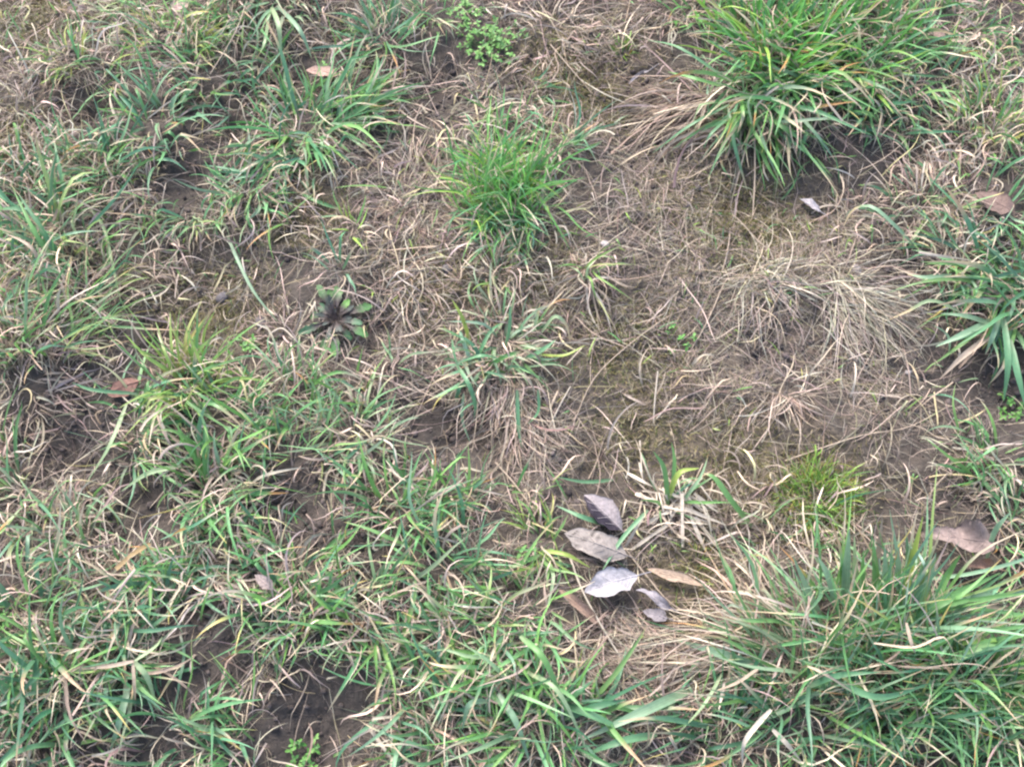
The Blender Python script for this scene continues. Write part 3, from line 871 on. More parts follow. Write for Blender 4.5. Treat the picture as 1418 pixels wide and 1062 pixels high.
def path_blade(pts, W, colr, tip=1.2, taper=True, S=11):
    P = smooth_path([at(px, py, z / 1000) for (px, py, z) in pts], S)
    t = np.linspace(0, 1, S + 1)
    g = np.gradient(P, axis=0)
    aze = np.unwrap(np.arctan2(g[:, 1], g[:, 0]))
    prof = np.clip((1.02 - t) / .5, .03, 1)[None] ** .75 * (.6 + .4 * np.clip(t / .15, 0, 1))[None] if taper else (.85 + .15 * np.sin(t * 11))[None]
    cm = np.array([GREENS[colr]]) * uni(.9, 1.1, 1)[:, None]
    cb = cm if colr in 'wbo' else cm * .5 + np.array([[.21, .21, .13]]) * .5
    cols = (cb, cm, np.array([(.50, .40, .24)]), np.array([tip]))
    return ribbons(P[None], aze[None], t, np.array([W / 1000]), rng.normal(0, .25, 1), rng.normal(0, .4, 1), np.array([.2]), prof, cols)


def hero(key, pts, W, colr, tip=1.2, taper=True):
    root = ROOTS[key]
    V, F, C, BT = path_blade(pts, W * .78, colr, tip, taper)
    dead = colr in 'wbo'
    add_obj('dead_blade' if dead else 'blade', make_mesh('blade', V[0] - np.array(root.location), F, C[0], BT[0], M_STRAW if dead else M_GRASS), root)


k = (350, 280)
hero(k, [(314, 325, 4), (330, 362, 26), (352, 405, 24), (385, 446, 4)], 6, 's', .94)
k = (395, 20)
hero(k, [(376, 10, 30), (386, 38, 70), (390, 92, 30)], 9, 'p', .85)
hero(k, [(384, 8, 30), (415, 42, 75), (432, 82, 35)], 8, 's', .9)
hero(k, [(372, 25, 20), (366, 60, 50), (354, 84, 20)], 6, 'p', .7)
k = (1225, 850)
for pts, w, c in (([(1170, 842, 10), (1172, 790, 60), (1176, 733, 130)], 12, 's'), ([(1184, 830, 10), (1184, 790, 50), (1183, 742, 110)], 9, 'p'),
                  ([(1215, 850, 10), (1213, 800, 60), (1209, 746, 120)], 11, 'g'), ([(1247, 830, 10), (1244, 780, 70), (1232, 705, 150)], 13, 's'),
                  ([(1250, 840, 10), (1262, 780, 60), (1278, 715, 120)], 9, 'y'), ([(1212, 820, 10), (1216, 770, 60), (1222, 716, 120)], 8, 'b'),
                  ([(1290, 850, 10), (1310, 800, 50), (1330, 768, 90)], 9, 'g'), ([(1160, 850, 10), (1148, 800, 60), (1132, 770, 90)], 9, 's'), ([(1225, 845, 10), (1226, 800, 60), (1225, 755, 110)], 10, 's'), ([(1196, 845, 10), (1194, 800, 60), (1196, 762, 100)], 9, 'g'),
                  ([(1268, 850, 10), (1285, 805, 60), (1296, 765, 100)], 10, 's'), ([(1140, 860, 10), (1118, 815, 55), (1098, 770, 90)], 8, 's')):
    hero(k, pts, w * 1.2, c)
k = (1280, 875)
for pts, w, c in (([(1255, 862, 10), (1310, 830, 60), (1385, 793, 70)], 12, 'g'), ([(1262, 842, 10), (1330, 828, 60), (1425, 822, 60)], 13, 's'),
                  ([(1305, 860, 10), (1345, 828, 50), (1392, 792, 70)], 8, 't'), ([(1320, 915, 30), (1370, 890, 60), (1425, 878, 70)], 11, 'g'),
                  ([(1290, 858, 20), (1350, 840, 50), (1425, 846, 30)], 7, 'b')):
    hero(k, pts, w * 1.2, c)
k = (1230, 950)
for pts, w, c, tp in (([(1118, 922, 90), (1141, 932, 100), (1185, 960, 70)], 4.5, 'b', True), ([(1210, 890, 90), (1265, 896, 110), (1298, 883, 120), (1314, 890, 120), (1340, 952, 80)], 4, 'b', True),
                      ([(1322, 960, 90), (1345, 978, 90), (1385, 1008, 60)], 5, 'b', True), ([(1255, 862, 110), (1262, 890, 110), (1268, 905, 100)], 5, 'b', True),
                      ([(1120, 950, 40), (1160, 935, 70), (1220, 930, 80)], 9, 'd', True), ([(1160, 945, 50), (1220, 965, 80), (1290, 945, 60)], 10, 't', True)):
    hero(k, pts, w, c, taper=tp)
k = (1110, 1000)
for pts, w, c in (([(1068, 982, 60), (1046, 1006, 70), (1030, 1030, 70), (1028, 1060, 40)], 9, 'w'), ([(1070, 1010, 60), (1092, 1032, 60), (1113, 1058, 40)], 9, 'w'),
                  ([(1050, 925, 50), (1020, 945, 50), (986, 958, 30)], 6, 'b'), ([(1000, 932, 30), (975, 975, 40), (935, 1020, 20)], 6, 'p'), ([(1003, 945, 30), (995, 985, 30)], 6, 'w')):
    hero(k, pts, w * .85, c, taper=True)
hero((1075, 900), [(1055, 926, 15), (1000, 905, 35), (936, 886, 20)], 14, 's')
hero((1075, 900), [(1062, 900, 15), (1010, 880, 35), (950, 862, 15)], 7, 'p')
k = (815, 985)
for pts, w, c in (([(955, 955, 10), (890, 985, 40), (806, 1024, 15)], 12, 's'), ([(910, 1016, 10), (860, 1026, 30), (806, 1046, 10)], 9, 't'),
                  ([(772, 972, 10), (825, 992, 35), (880, 1018, 15)], 10, 't'), ([(780, 974, 10), (800, 958, 30), (822, 941, 25)], 9, 'd'), ([(780, 994, 10), (825, 978, 30), (868, 968, 20)], 9, 'd')):
    hero(k, pts, w * 1.25, c)
k = (85, 345)
for pts, w, c in (([(82, 372, 5), (50, 325, 50), (18, 262, 70)], 8, 'g'), ([(86, 368, 5), (58, 318, 50), (26, 270, 70)], 9, 't'), ([(60, 370, 30), (40, 340, 50), (5, 322, 40)], 6, 'b'),
                  ([(126, 290, 20), (145, 318, 30), (156, 367, 25), (168, 418, 15), (186, 448, 4)], 6, 'p'), ([(82, 440, 5), (80, 415, 40), (84, 398, 60)], 6, 'w')):
    hero(k, pts, w, c)
k = (1390, 410)
for pts, w, c, tp in (([(1380, 440, 30), (1335, 462, 50), (1296, 480, 35)], 11, 's', 1.2), ([(1384, 440, 40), (1374, 468, 60), (1364, 491, 40)], 11, 's', .9), ([(1390, 440, 40), (1396, 500, 60), (1390, 555, 20)], 11, 't', 1.2),
                      ([(1398, 470, 40), (1410, 520, 60), (1422, 570, 20)], 12, 't', 1.2), ([(1375, 450, 30), (1340, 438, 50), (1302, 434, 40)], 9, 's', 1.2), ([(1376, 462, 30), (1335, 492, 35), (1302, 524, 6)], 10, 'b', 1.2),
                      ([(1330, 432, 40), (1290, 416, 50), (1255, 432, 30), (1222, 446, 6)], 6, 'p', .5), ([(1316, 381, 20), (1285, 384, 30), (1256, 380, 25)], 7, 's', .8)):
    hero(k, pts, w, c, tp)
k = (1050, 160)
for pts, w, c, tp in (([(1008, 150, 30), (1018, 205, 40), (1036, 268, 4)], 9, 't', .7), ([(1048, 170, 30), (1066, 220, 40), (1088, 270, 4)], 9, 's', .6), ([(1010, 145, 30), (955, 174, 45), (904, 212, 10)], 8, 't', 1.2),
                      ([(1012, 160, 25), (985, 185, 40), (974, 206, 20)], 8, 't', 1.2), ([(1100, 155, 30), (1132, 188, 50), (1160, 228, 12)], 9, 's', .8), ([(1058, 160, 30), (1090, 180, 55), (1122, 204, 30)], 11, 'g', 1.2),
                      ([(1000, 120, 30), (960, 108, 55), (925, 100, 30)], 9, 'g', 1.2), ([(1000, 105, 30), (940, 66, 50), (896, 56, 25)], 8, 't', 1.2), ([(1004, 138, 20), (945, 150, 25), (900, 158, 4)], 8, 'b', 1.2),
                      ([(1040, 175, 20), (1030, 215, 25), (1010, 290, 3)], 4, 'b', 1.2), ([(1045, 175, 20), (1045, 250, 15), (1040, 330, 3)], 4, 'b', 1.2), ([(1042, 172, 60), (1036, 145, 80), (1042, 130, 85)], 6, 'p', 1.2)):
    hero(k, pts, w * .75, c, tp)
hero((1265, 300), [(1270, 345, 4), (1243, 316, 45), (1209, 287, 60), (1182, 290, 45), (1168, 314, 12)], 8, 's', .6)
k = (925, 700)
for pts, w, c, tp in (([(1042, 730, 4), (1012, 692, 45), (990, 662, 60), (974, 655, 55)], 11, 'g', .8), ([(897, 706, 30), (862, 745, 30), (834, 790, 10)], 7, 't', 1.2), ([(925, 700, 4), (920, 650, 50), (905, 625, 70)], 8, 'g', 1.2),
                      ([(925, 690, 10), (940, 655, 40), (968, 648, 50)], 9, 'y', 1.2), ([(930, 690, 10), (934, 640, 50), (930, 612, 70)], 7, 'g', 1.2)):
    hero(k, pts, w, c, tp)
k = (745, 755)
for pts, w, c in (([(846, 728, 5), (808, 716, 25), (770, 700, 10)], 8, 't'), ([(752, 762, 10), (785, 768, 30), (818, 786, 8)], 7, 'y'), ([(748, 768, 10), (720, 780, 25), (690, 792, 8)], 7, 'g'),
                  ([(758, 775, 10), (766, 800, 25), (756, 850, 5)], 6, 'p'), ([(850, 664, 4), (810, 667, 15), (770, 660, 5)], 6, 't')):
    hero(k, pts, w, c)
k = (695, 475)
for pts, w, c, tp in (([(700, 500, 10), (668, 492, 50), (632, 504, 30)], 7, 't', .9), ([(720, 500, 10), (750, 485, 40), (770, 470, 45)], 8, 't', .9), ([(700, 480, 10), (706, 450, 60), (706, 420, 80)], 6, 't', 1.2),
                      ([(740, 490, 10), (780, 492, 35), (810, 478, 30)], 6, 'y', 1.2), ([(750, 460, 20), (768, 438, 50), (784, 450, 45), (790, 475, 20)], 6, 'p', .5), ([(740, 455, 20), (748, 420, 50)], 6, 'p', .5),
                      ([(652, 476, 10), (640, 440, 50), (626, 415, 60)], 7, 'y', 1.2), ([(716, 540, 30), (718, 590, 15), (722, 620, 3)], 7, 't', 1.2), ([(745, 540, 30), (745, 570, 15), (728, 590, 4)], 5, 't', 1.2)):
    hero(k, pts, w, c, tp)
k = (660, 520)
for pts, w, c in (([(632, 505, 40), (648, 530, 55), (658, 560, 40), (656, 580, 15)], 10, 't'), ([(642, 545, 30), (640, 580, 20), (652, 615, 3)], 7, 's'), ([(626, 470, 50), (630, 495, 50), (640, 520, 40)], 7, 't')):
    hero(k, pts, w * .75, c)
k = (815, 390)
for pts, w, c in (([(815, 392, 14), (836, 425, 12), (850, 470, 3)], 4, 'w'), ([(818, 392, 14), (826, 430, 12), (838, 462, 3)], 4, 'b'), ([(812, 394, 14), (816, 430, 10), (830, 458, 3)], 3.5, 'w'), ([(810, 390, 14), (800, 375, 30), (786, 368, 20)], 4, 'p'),
                  ([(818, 388, 14), (836, 384, 26), (858, 388, 6)], 4.5, 'w'), ([(808, 396, 14), (795, 405, 12), (780, 416, 3)], 4, 'w'), ([(822, 396, 14), (840, 412, 16), (846, 440, 4)], 3.5, 'b'), ([(812, 386, 14), (814, 372, 30), (822, 362, 32)], 4, 'p')):
    hero(k, pts, w, c)
hero((1395, 740), [(1366, 775, 10), (1378, 735, 60), (1400, 708, 80)], 9, 's')
hero((180, 800), [(160, 788, 50), (182, 768, 60), (208, 752, 40)], 8, 'o', taper=False)
k = (185, 915)
for pts, w, c in (([(185, 915, 40), (150, 922, 45), (105, 926, 20)], 6, 'b'), ([(186, 916, 40), (204, 938, 45), (218, 982, 10)], 8, 'p'), ([(184, 915, 40), (186, 950, 40), (188, 985, 10)], 7, 'b'),
                  ([(186, 915, 40), (215, 895, 40), (225, 880, 25)], 6, 'p'), ([(178, 950, 30), (165, 1000, 40), (152, 1040, 15)], 10, 's')):
    hero(k, pts, w, c)
k = (175, 610)
for pts, w, c in (([(175, 560, 30), (150, 620, 50), (112, 680, 10)], 7, 'p'), ([(250, 645, 30), (205, 655, 40), (168, 680, 25)], 8, 'p'), ([(190, 545, 20), (130, 540, 40), (100, 530, 30)], 6, 't')):
    hero(k, pts, w, c)
k = (700, 930)
for pts, w, c in (([(720, 880, 50), (755, 915, 70), (790, 1000, 20)], 9, 'g'), ([(690, 960, 30), (715, 1000, 50), (735, 1060, 20)], 9, 's'), ([(675, 970, 30), (650, 975, 60), (640, 1010, 30)], 8, 's'), ([(730, 930, 30), (775, 960, 60), (820, 1055, 20)], 7, 'p')):
    hero(k, pts, w, c)


def add_thing_blades(name, label, cat, group, paths, part, mat=None):
    base = at(*paths[0][0][0][:2])
    root = tag(empty(name, base), label, cat, group)
    for (pts, W, c) in paths:
        V, F, C, BT = path_blade(pts, W * .8, c, taper=random.random() < .5)
        add_obj(part, make_mesh(part, V[0] - base, F, C[0], BT[0], mat or M_STRAW), root)
    return root


def Z(x, y):
    return (760 + x * .226, 640 + y * .226)


STRAWS = []
for _ in range(46):
    a_, b_ = random.gauss(800, 120), random.gauss(270, 95)
    th_, q_ = random.choice([.3, .5, 2.2, 1.2, 1.5]) + random.gauss(0, .25), random.uniform(40, 130)
    da, db = q_ * math.cos(th_), q_ * math.sin(th_)
    z_ = random.uniform(4, 16)
    STRAWS.append(([(*Z(a_ - da, b_ - db), z_), (*Z(a_, b_), z_ + random.uniform(0, 4)), (*Z(a_ + da, b_ + db), random.uniform(3, 9))], random.uniform(1.5, 4.2), random.choice('wwb')))
add_thing_blades('cut_straw', 'bunch of bleached broad cut straw beside the fallen leaves', 'straw', None, [
    ([(*Z(a, b), z1), (*Z((a + c) / 2, (b + d) / 2), (z1 + z2) / 2 + 3), (*Z(c, d), z2)], w, 'w') for (a, b, z1, c, d, z2, w) in (
        (480, 65, 8, 640, 150, 10, 6), (530, 190, 10, 690, 255, 12, 7), (555, 0, 8, 572, 95, 8, 5), (815, 190, 20, 820, 520, 4, 6), (870, 335, 14, 975, 575, 3, 6), (895, 335, 14, 1042, 530, 3, 7),
        (800, 270, 20, 1090, 385, 8, 6), (890, 190, 16, 1040, 310, 8, 6), (585, 320, 20, 470, 515, 4, 6), (600, 375, 14, 690, 320, 14, 7), (745, 370, 12, 505, 535, 3, 6), (720, 180, 16, 900, 250, 14, 5),
        (830, 100, 8, 960, 160, 10, 5), (940, 90, 26, 860, 170, 8, 4), (780, 290, 14, 700, 420, 4, 4), (930, 230, 12, 1000, 420, 3, 4), (690, 270, 14, 850, 300, 18, 6), (640, 330, 12, 760, 300, 14, 5))] + STRAWS, 'straw')


def tube(pts, r, sides=6, S=14, taper=.75):
    P = smooth_path(pts, S)
    g = np.gradient(P, axis=0)
    g /= np.linalg.norm(g, axis=1, keepdims=True) + 1e-12
    ref = np.array([.3, .2, 1.0]); ref /= np.linalg.norm(ref)
    a = np.cross(g, ref); a /= np.linalg.norm(a, axis=1, keepdims=True) + 1e-9
    b = np.cross(g, a)
    rr = r * np.linspace(1, taper, S + 1)
    th = np.arange(sides) / sides * 2 * np.pi
    V = P[:, None] + rr[:, None, None] * (np.cos(th)[None, :, None] * a[:, None] + np.sin(th)[None, :, None] * b[:, None])
    F = [(i * sides + j, i * sides + (j + 1) % sides, (i + 1) * sides + (j + 1) % sides, (i + 1) * sides + j) for i in range(S) for j in range(sides)]
    return V.reshape(-1, 3), np.array(F)


STALKS = [
    ('long pale stalk running down from the silvery fallen leaf', [(789, 771, 4), (809, 823, 10), (850, 895, 12), (900, 974, 5)], 2.0, 'w'),
    ('long tan stalk crossing from the grey leaf to the straw fan', [(866, 760, 5), (896, 798, 9), (932, 837, 9), (998, 871, 5)], 1.7, 'b'),
    ('thin straight stalk on bare ground left of the silvery tuft', [(1003, 392, 5), (976, 452, 7), (945, 503, 4)], 1.4, 'b'),
    ('short upright pale stalk standing on the bare ground, centre right', [(905, 586, 2), (907, 552, 14), (911, 514, 26)], 1.7, 'w'),
    ('short pale stalk leaning right beside the upright one', [(905, 584, 3), (918, 570, 9), (936, 549, 14)], 1.5, 'w'),
    ('thin stalk right of the central straw skirt, slanting down left', [(835, 612, 6), (826, 640, 7), (815, 663, 4)], 1.4, 'b'),
    ('small vertical stalk above the upright tuft by the cut straw', [(886, 610, 10), (888, 640, 8), (890, 664, 4)], 1.5, 'w'),
    ('tan stalk below the straw skirt heading for the starry tuft', [(686, 640, 6), (714, 672, 10), (742, 712, 5)], 1.8, 'b'),
    ('long thin stalk lying across the bare ground at the right', [(1087, 638, 4), (1189, 604, 6), (1256, 592, 6), (1315, 562, 5)], 1.5, 'b'),
    ('straight thin stalk right of the bright fine-bladed tuft', [(762, 309, 5), (795, 291, 8), (852, 261, 5)], 1.2, 'b'),
    ('long thin stalk curving from bare ground to the central tuft', [(952, 427, 4), (910, 448, 7), (829, 516, 8), (795, 584, 4)], 1.3, 'b'),
    ('short slanted stalk at the right foot of the central tuft', [(760, 592, 4), (775, 562, 8), (790, 535, 6)], 1.6, 'w'),
    ('bent pale stalk below the dark rosette', [(374, 462, 5), (391, 455, 12), (410, 472, 10), (435, 497, 4)], 2.0, 'w'),
    ('thin seed stalk crossing the tufts at the top left', [(342, 2, 40), (325, 47, 55), (291, 103, 45)], 1.3, 'b'),
    ('pale stiff stalk pointing out of the moss patch, left edge', [(4, 203, 25), (30, 232, 20), (55, 265, 6)], 1.8, 'w'),
    ('tan stalk arching above the crumpled brown leaf', [(1313, 655, 30), (1292, 678, 30), (1281, 708, 6)], 1.6, 'b'),
    ('pale stalk on bare soil near the top, left of the white fragment', [(762, 62, 5), (790, 95, 8), (822, 132, 5)], 1.5, 'b'),
    ('thick tan broken stem at the bottom edge by the bare patch', [(513, 1008, 12), (528, 1030, 10), (548, 1056, 6)], 4.2, 'w'),
]
for (lab, pts, r, c) in STALKS:
    base = at(*pts[len(pts) // 2][:2])
    V, F = tube([at(px, py, z / 1000) - base for (px, py, z) in pts], r / 1000 * .75)
    col = np.array(GREENS[c]) * uni(.85, 1.1, 1)
    me = make_mesh('straw_stalk', V, F, np.repeat(col[None], len(V), 0), np.zeros((len(V), 3)), M_STRAW)
    o = add_obj('straw_stalk', me, loc=base)
    tag(o, lab, 'straw stalk', 'loose straw stalks')


# ------------------------------------------------------------------ fallen leaves
def fallen_leaf(label, base_px, tip_px, width, colr, z=(6, 10), curl=.25, fold=.25, twist=0., ripple=.06, colr2=None, seed=0, shape=.85, nibble=.02, spots=.0, rollup=0.):
    rs = np.random.default_rng(100 + seed)
    A, B = at(*base_px, z[0] / 1000 + .005), at(*tip_px, z[1] / 1000 + .005)
    ax = B - A
    L = np.linalg.norm(ax); ax = ax / L
    side = np.cross([0, 0, 1.0], ax); side /= np.linalg.norm(side)
    nor = np.cross(ax, side)
    w = width / 1000
    nu, nv = 22, 9
    u = np.linspace(0, 1, nu); v = np.linspace(-1, 1, nv)
    out = np.sin(np.pi * np.clip(u, 0, 1) ** shape) ** .8
    lf = rs.random(4) * 6.28
    jl, jr = (1 + nibble * rs.normal(0, 1, (2, nu)))
    jl, jr = jl + .012 * (np.arange(nu) % 2), jr + .012 * (np.arange(nu) % 2)
    jl = jl * (1 + .10 * np.sin(u * 11 + lf[0]) + .05 * np.sin(u * 23 + lf[1]))
    jr = jr * (1 + .10 * np.sin(u * 12 + lf[2]) + .05 * np.sin(u * 21 + lf[3]))
    mott = np.random.default_rng(seed).random((nu, nv))
    V = np.zeros((nu, nv, 3)); C = np.zeros((nu, nv, 3))
    ph = rs.random(4) * 6.28
    for i in range(nu):
        for j in range(nv):
            vv = v[j] * out[i] * (jl[i] if v[j] < 0 else jr[i])
            s = vv * w / 2
            # fold about the midrib, roll up at the edges, arch along the length
            ang = fold * np.sign(vv) + rollup * vv
            lat, up = s * math.cos(ang), abs(s) * math.sin(abs(ang)) * np.sign(fold + rollup + 1e-9)
            up += curl * L * (math.sin(math.pi * u[i]) - .0) * .25
            up += ripple * w * (math.sin(u[i] * 9 + ph[0] + 2 * vv) + .6 * math.sin(u[i] * 17 + vv * 4 + ph[1])) * (.3 + abs(vv))
            a = twist * (u[i] - .4)
            lat, up = lat * math.cos(a) - up * math.sin(a), lat * math.sin(a) + up * math.cos(a)
            V[i, j] = A + ax * L * (u[i] + .02 * math.sin(ph[2] + vv * 5)) + side * lat + nor * up
            c = np.array(colr2 if (colr2 is not None and vv > 0.02) else colr)
            vein = .12 * (abs(((u[i] - abs(vv) * .25) * 7) % 1 - .5) < .12)
            C[i, j] = c * (.82 + .3 * mott[i, j] - .2 * abs(vv) * rs.random() + vein)
            if spots and rs.random() < spots:
                C[i, j] *= .35
    g = height(V[..., 0], V[..., 1]) + .0022
    V[..., 2] = np.maximum(V[..., 2], g)
    th = .0007
    Vb = V.copy(); Vb[..., 2] -= th
    Vall = np.concatenate([V.reshape(-1, 3), Vb.reshape(-1, 3)])
    idx = np.arange(nu * nv).reshape(nu, nv)
    F = np.stack([idx[:-1, :-1], idx[1:, :-1], idx[1:, 1:], idx[:-1, 1:]], -1).reshape(-1, 4)
    Fb = F[:, ::-1] + nu * nv
    rim = list(idx[:, 0]) + list(idx[-1, 1:]) + list(idx[-2::-1, -1]) + list(idx[0, -2:0:-1])
    Fr = np.array([(rim[q], rim[(q + 1) % len(rim)], rim[(q + 1) % len(rim)] + nu * nv, rim[q] + nu * nv) for q in range(len(rim))])
    root = tag(empty('fallen_leaf', A), label, 'dead leaf', 'fallen leaves')
    lam = add_obj('lamina', make_mesh('lamina', Vall - A, np.concatenate([F, Fb, Fr]), np.concatenate([C.reshape(-1, 3)] * 2), None, M_LEAF), root)
    mid = V[:, nv // 2].copy(); mid[:, 2] += .0006
    Vt, Ft = tube(mid[::3] - A, .0006, 5, 12, .4)
    add_obj('midrib', make_mesh('midrib', Vt, Ft, np.repeat(np.array([colr]) * 1.5, len(Vt), 0), None, M_LEAF), lam)
    st = A - ax * .012 * (1 + rs.random()); st[2] = max(st[2] - .003, float(height(st[:1], st[1:2])[0]) + .001)
    Vt, Ft = tube([V[0, nv // 2] - A, (V[0, nv // 2] + st) / 2 - A + [0, 0, .001], st - A], .0009, 5, 5, .8)
    add_obj('stalk', make_mesh('stalk', Vt, Ft, np.repeat(np.array([colr]) * .8, len(Vt), 0), None, M_LEAF), root)
    for sgn in (-1, 1):
        for q in range(3, nu - 5, 4):
            j0, j1 = nv // 2, (nv // 2) + sgn * 3
            pa, pb = V[q, j0], V[min(nu - 1, q + 3), j1]
            pm = V[min(nu - 1, q + 1), nv // 2 + sgn]
            up = np.array([0, 0, .0003])
            Vt, Ft = tube([pa - A + up, pm - A + up, pb - A + up], .00045, 4, 4, .5)
            add_obj('vein', make_mesh('vein', Vt, Ft, np.repeat(np.array([colr]) * 1.35, len(Vt), 0), None, M_LEAF), lam)
    return root


fallen_leaf('grey oval leaf with dark spots, middle of the leaf group', (868, 769), (780, 738), 37, (.235, .205, .185), (8, 14), .35, -.15, seed=1, spots=.06)
fallen_leaf('silvery white leaf with clear midrib below the grey spotted leaf', (882, 797), (808, 820), 37, (.30, .285, .30), (12, 6), .45, .3, seed=2, shape=.95)
fallen_leaf('folded leaf, one half dark purple, topmost of the leaf group', (860, 733), (808, 684), 34, (.27, .235, .235), (8, 18), .35, .22, colr2=(.028, .022, .032), seed=3)
fallen_leaf('pinkish tan curled leaf, leftmost and lowest of the leaf group', (826, 862), (774, 816), 19, (.31, .21, .155), (6, 10), .35, .45, seed=4, rollup=.4)
fallen_leaf('narrow tan leaf right of the silvery white leaf', (976, 811), (896, 788), 14, (.29, .22, .165), (6, 10), .2, .3, seed=5, shape=1.1)
fallen_leaf('twisted silvery leaf strip below the narrow tan leaf', (930, 842), (880, 817), 15, (.235, .215, .23), (6, 12), .4, .5, 1.6, seed=6, ripple=.1)
fallen_leaf('small grey-violet leaf scrap under the twisted strip', (924, 856), (890, 846), 17, (.20, .18, .19), (5, 6), .3, .3, seed=7, shape=.7)
fallen_leaf('large crumpled brown leaf at the right edge', (1376, 752), (1278, 740), 40, (.215, .165, .15), (32, 32), .3, .2, .0, .2, seed=8, shape=.62, nibble=.1, rollup=.25)
fallen_leaf('small curled tan leaf below the large crumpled brown leaf', (1380, 788), (1335, 781), 26, (.31, .20, .15), (8, 10), .4, .4, .2, .12, seed=9, shape=.8, rollup=.6)
fallen_leaf('reddish brown leaf left of the bright yellow-green tuft', (192, 528), (148, 546), 27, (.17, .095, .078), (10, 6), .3, -.2, seed=10)
fallen_leaf('tiny pale curled leaf scrap beside the top right splayed tuft', (898, 99), (870, 117), 11, (.33, .30, .30), (6, 5), .5, .5, seed=11, rollup=.6)
fallen_leaf('tiny pale leaf scrap on bare soil below the splayed tuft', (1136, 293), (1107, 276), 14, (.34, .31, .315), (5, 6), .3, .6, .6, seed=12)
fallen_leaf('brown leaf half hidden in grass at the right edge', (1402, 293), (1350, 268), 36, (.13, .09, .078), (18, 12), .2, .15, seed=13, shape=.75)
fallen_leaf('tan leaf behind the big spreading tuft, upper left', (468, 104), (424, 98), 20, (.40, .27, .22), (12, 16), .3, .2, seed=14)
fallen_leaf('small brown leaf in the grass near the top right corner', (1312, 56), (1284, 44), 18, (.33, .23, .20), (14, 14), .3, .3, seed=15)
fallen_leaf('small dull brown leaf at the top edge, left side', (260, 6), (230, 18), 18, (.34, .245, .22), (14, 14), .3, .2, seed=16)
fallen_leaf('small grey-brown leaf caught in the lower left lawn', (378, 815), (353, 796), 15, (.26, .21, .195), (22, 26), .3, .3, seed=17)


# ------------------------------------------------------------------ rosette weed
def herb_leaf_mesh(L, W, lobes, seed, c0, c1, droop=.3, lift=.5):
    rs = np.random.default_rng(seed)
    nu, nv = 14, 5
    V = np.zeros((nu, nv, 3)); C = np.zeros((nu, nv, 3))
    for i, u in enumerate(np.linspace(0, 1, nu)):
        o = (.10 + .9 * sstep(.25, .7, np.array(u))) * np.clip((1.04 - u) / .25, 0, 1) ** .5
        o *= 1 + lobes * math.sin(u * 34 + seed)
        for j, v in enumerate(np.linspace(-1, 1, nv)):
            y = v * o * W / 2
            V[i, j] = (L * u * math.cos(lift * .3), y, L * (lift * u - droop * u * u) + .12 * abs(y) - .0006 * (j == 2) + rs.normal(0, .0003))
            C[i, j] = np.array(c0) + (np.array(c1) - np.array(c0)) * sstep(.5, .8, np.array(u)) + .015 * (j == 2)
    idx = np.arange(nu * nv).reshape(nu, nv)
    F = np.stack([idx[:-1, :-1], idx[1:, :-1], idx[1:, 1:], idx[:-1, 1:]], -1).reshape(-1, 4)
    return make_mesh('leaf', V, F, C, None, M_HERB)


def rosette(px, py, label):
    base = at(px, py, .004)
    root = tag(empty('rosette_weed', base), label, 'weed')
    n = 30
    for i in range(n):
        L = random.uniform(.030, .056) if i < 16 else random.uniform(.015, .032)
        g = random.choice([(.06, .15, .045), (.075, .18, .035), (.05, .11, .055), (.09, .16, .065)]) if i < 16 else (.035, .045, .038)
        me = herb_leaf_mesh(L, random.uniform(.009, .0135) * (1 if i < 16 else .6), .22, 40 + i, (.042, .031, .030), g, random.uniform(.2, .4), random.uniform(.3, .5) if i < 16 else .8)
        o = add_obj('leaf', me, root)
        o.rotation_euler = (random.uniform(-.35, .35), random.uniform(-.15, .2), 2 * math.pi * i * .382 + random.uniform(-.6, .6))


rosette(465, 443, 'dark purple-centred rosette weed with lobed green leaf tips')


# ------------------------------------------------------------------ chickweed cushions
def oval(L, W, c):
    nu, nv = 5, 3
    V = np.zeros((nu, nv, 3))
    for i, u in enumerate(np.linspace(0, 1, nu)):
        o = math.sin(math.pi * min(1, u * .96 + .02)) ** .7
        for j, v in enumerate((-1, 0, 1)):
            V[i, j] = (L * u, v * o * W / 2, .12 * W * abs(v) * o - .25 * L * u * u)
    idx = np.arange(nu * nv).reshape(nu, nv)
    F = np.stack([idx[:-1, :-1], idx[1:, :-1], idx[1:, 1:], idx[:-1, 1:]], -1).reshape(-1, 4)
    return make_mesh('leaf', V, F, np.repeat(np.array([c]), nu * nv, 0), None, M_HERB)


OVALS = [oval(.0062, .0032, c) for c in ((.07, .185, .035), (.09, .22, .045), (.05, .14, .035), (.12, .24, .06))]


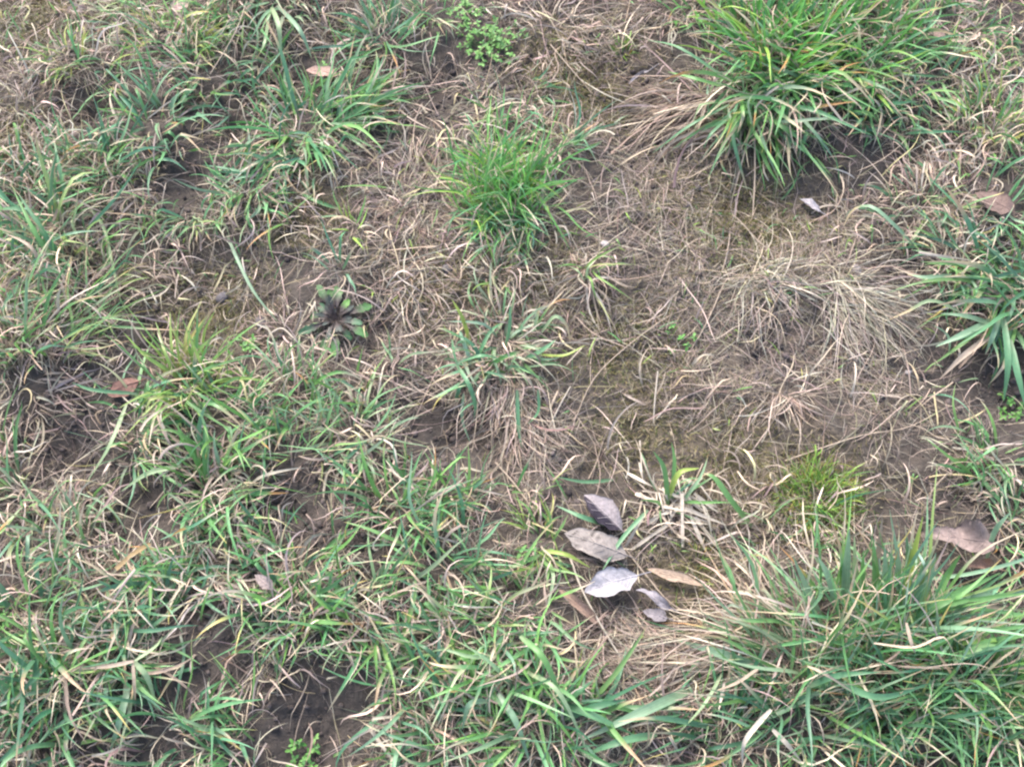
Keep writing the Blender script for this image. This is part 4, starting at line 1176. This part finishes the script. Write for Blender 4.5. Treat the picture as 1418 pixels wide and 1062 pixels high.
def chickweed(px, py, r, n, label):
    base = at(px, py)
    root = tag(empty('chickweed', base), label, 'weed', 'small-leaved weeds')
    vs, fs, k = [], [], 0
    for s in range(n):
        a, q = random.uniform(0, 6.283), r * math.sqrt(random.random()) * random.uniform(.7, 1.15)
        x, y = base[0] + q * math.cos(a), base[1] + q * math.sin(a)
        h0 = float(height(np.array([x]), np.array([y]))[0])
        top = np.array([x, y, h0 + random.uniform(.006, .022) * (1.2 - .6 * q / r)])
        foot = np.array([x - .4 * q * math.cos(a), y - .4 * q * math.sin(a), h0])
        Vt, Ft = tube([foot - base, (foot + top) / 2 - base + [0, 0, .003], top - base], .0005, 4, 3)
        vs.append(Vt); fs.append(Ft + k); k += len(Vt)
        sp = random.uniform(0, 6.28)
        for i in range(4):
            o = add_obj('leaf', random.choice(OVALS), root, loc=top - base - np.array([0, 0, .003 * (i // 2)]))
            o.rotation_euler = (random.uniform(-.3, .3), random.uniform(-.55, .1), sp + i * 1.571 + random.uniform(-.3, .3))
            f = random.uniform(.6, 1.4)
            o.scale = (f, f, f)
    V = np.concatenate(vs)
    tag(add_obj('stems', make_mesh('stems', V, np.concatenate(fs), np.repeat(np.array([(.12, .20, .07)]), len(V), 0), None, M_HERB), root), kind='stuff')


chickweed(682, 66, .047, 72, 'bright green chickweed cushion near the top edge, middle')
chickweed(645, 25, .03, 26, 'smaller chickweed cushion at the top edge, above the larger one')
chickweed(8, 850, .024, 16, 'chickweed sprig at the left edge in the lower lawn')
chickweed(425, 1045, .024, 16, 'chickweed sprig at the bottom edge, below the bare dark patch')
chickweed(335, 482, .022, 10, 'sparse tiny-leaved seedlings above the yellow-green tuft')
chickweed(450, 112, .025, 14, 'small-leaved weed beside the tan leaf, upper left')
chickweed(1385, 90, .05, 34, 'small-leaved green weed patch in the top right corner')
chickweed(1395, 570, .022, 12, 'small-leaved sprig in the shaded hollow at the right edge')
chickweed(935, 470, .022, 6, 'few tiny seedlings on the bare ground, centre right')


# ------------------------------------------------------------------ pebbles and clods
def pebble(px, py, s, colr, label, seed):
    import bmesh
    bm = bmesh.new()
    bmesh.ops.create_icosphere(bm, subdivisions=2, radius=s / 1000)
    rs = np.random.default_rng(seed)
    o3 = rs.random(3) * 50
    for v in bm.verts:
        f = 1 + .5 * float(vnoise(np.array([v.co.x * 90 + o3[0]]), np.array([v.co.y * 90 + v.co.z * 70 + o3[1]]))[0])
        v.co = Vector((v.co.x * f * 1.25, v.co.y * f, v.co.z * f * .62))
    me = bpy.data.meshes.new('pebble')
    bm.to_mesh(me); bm.free()
    me.polygons.foreach_set('use_smooth', np.ones(len(me.polygons), bool))
    me.materials.append(plain_material('stone_' + str(seed), colr, .85, .4, 400))
    o = add_obj('pebble', me, loc=at(px, py, s / 1000 * .3))
    o.rotation_euler = (0, 0, seed)
    tag(o, label, 'pebble', 'pebbles')


pebble(893, 150, 6, (.34, .30, .28), 'pale pebble among straw left of the splayed tuft', 1)
pebble(1186, 373, 6, (.30, .26, .25), 'pale grey pebble on bare soil above the silvery combed tuft', 2)
pebble(620, 372, 7, (.085, .078, .08), 'dark grey stone in the soil right of the rosette', 3)
pebble(308, 412, 8, (.09, .082, .088), 'bluish grey stone in bare soil left of the rosette', 4)
pebble(362, 446, 8, (.10, .088, .088), 'flat grey stone between the rosette and the bluish stone', 5)
pebble(838, 338, 6, (.34, .30, .29), 'small grey pebble below the bright fine-bladed tuft, right', 6)
pebble(1258, 515, 4, (.30, .27, .25), 'tiny pale pebble right of the silvery combed tuft', 7)
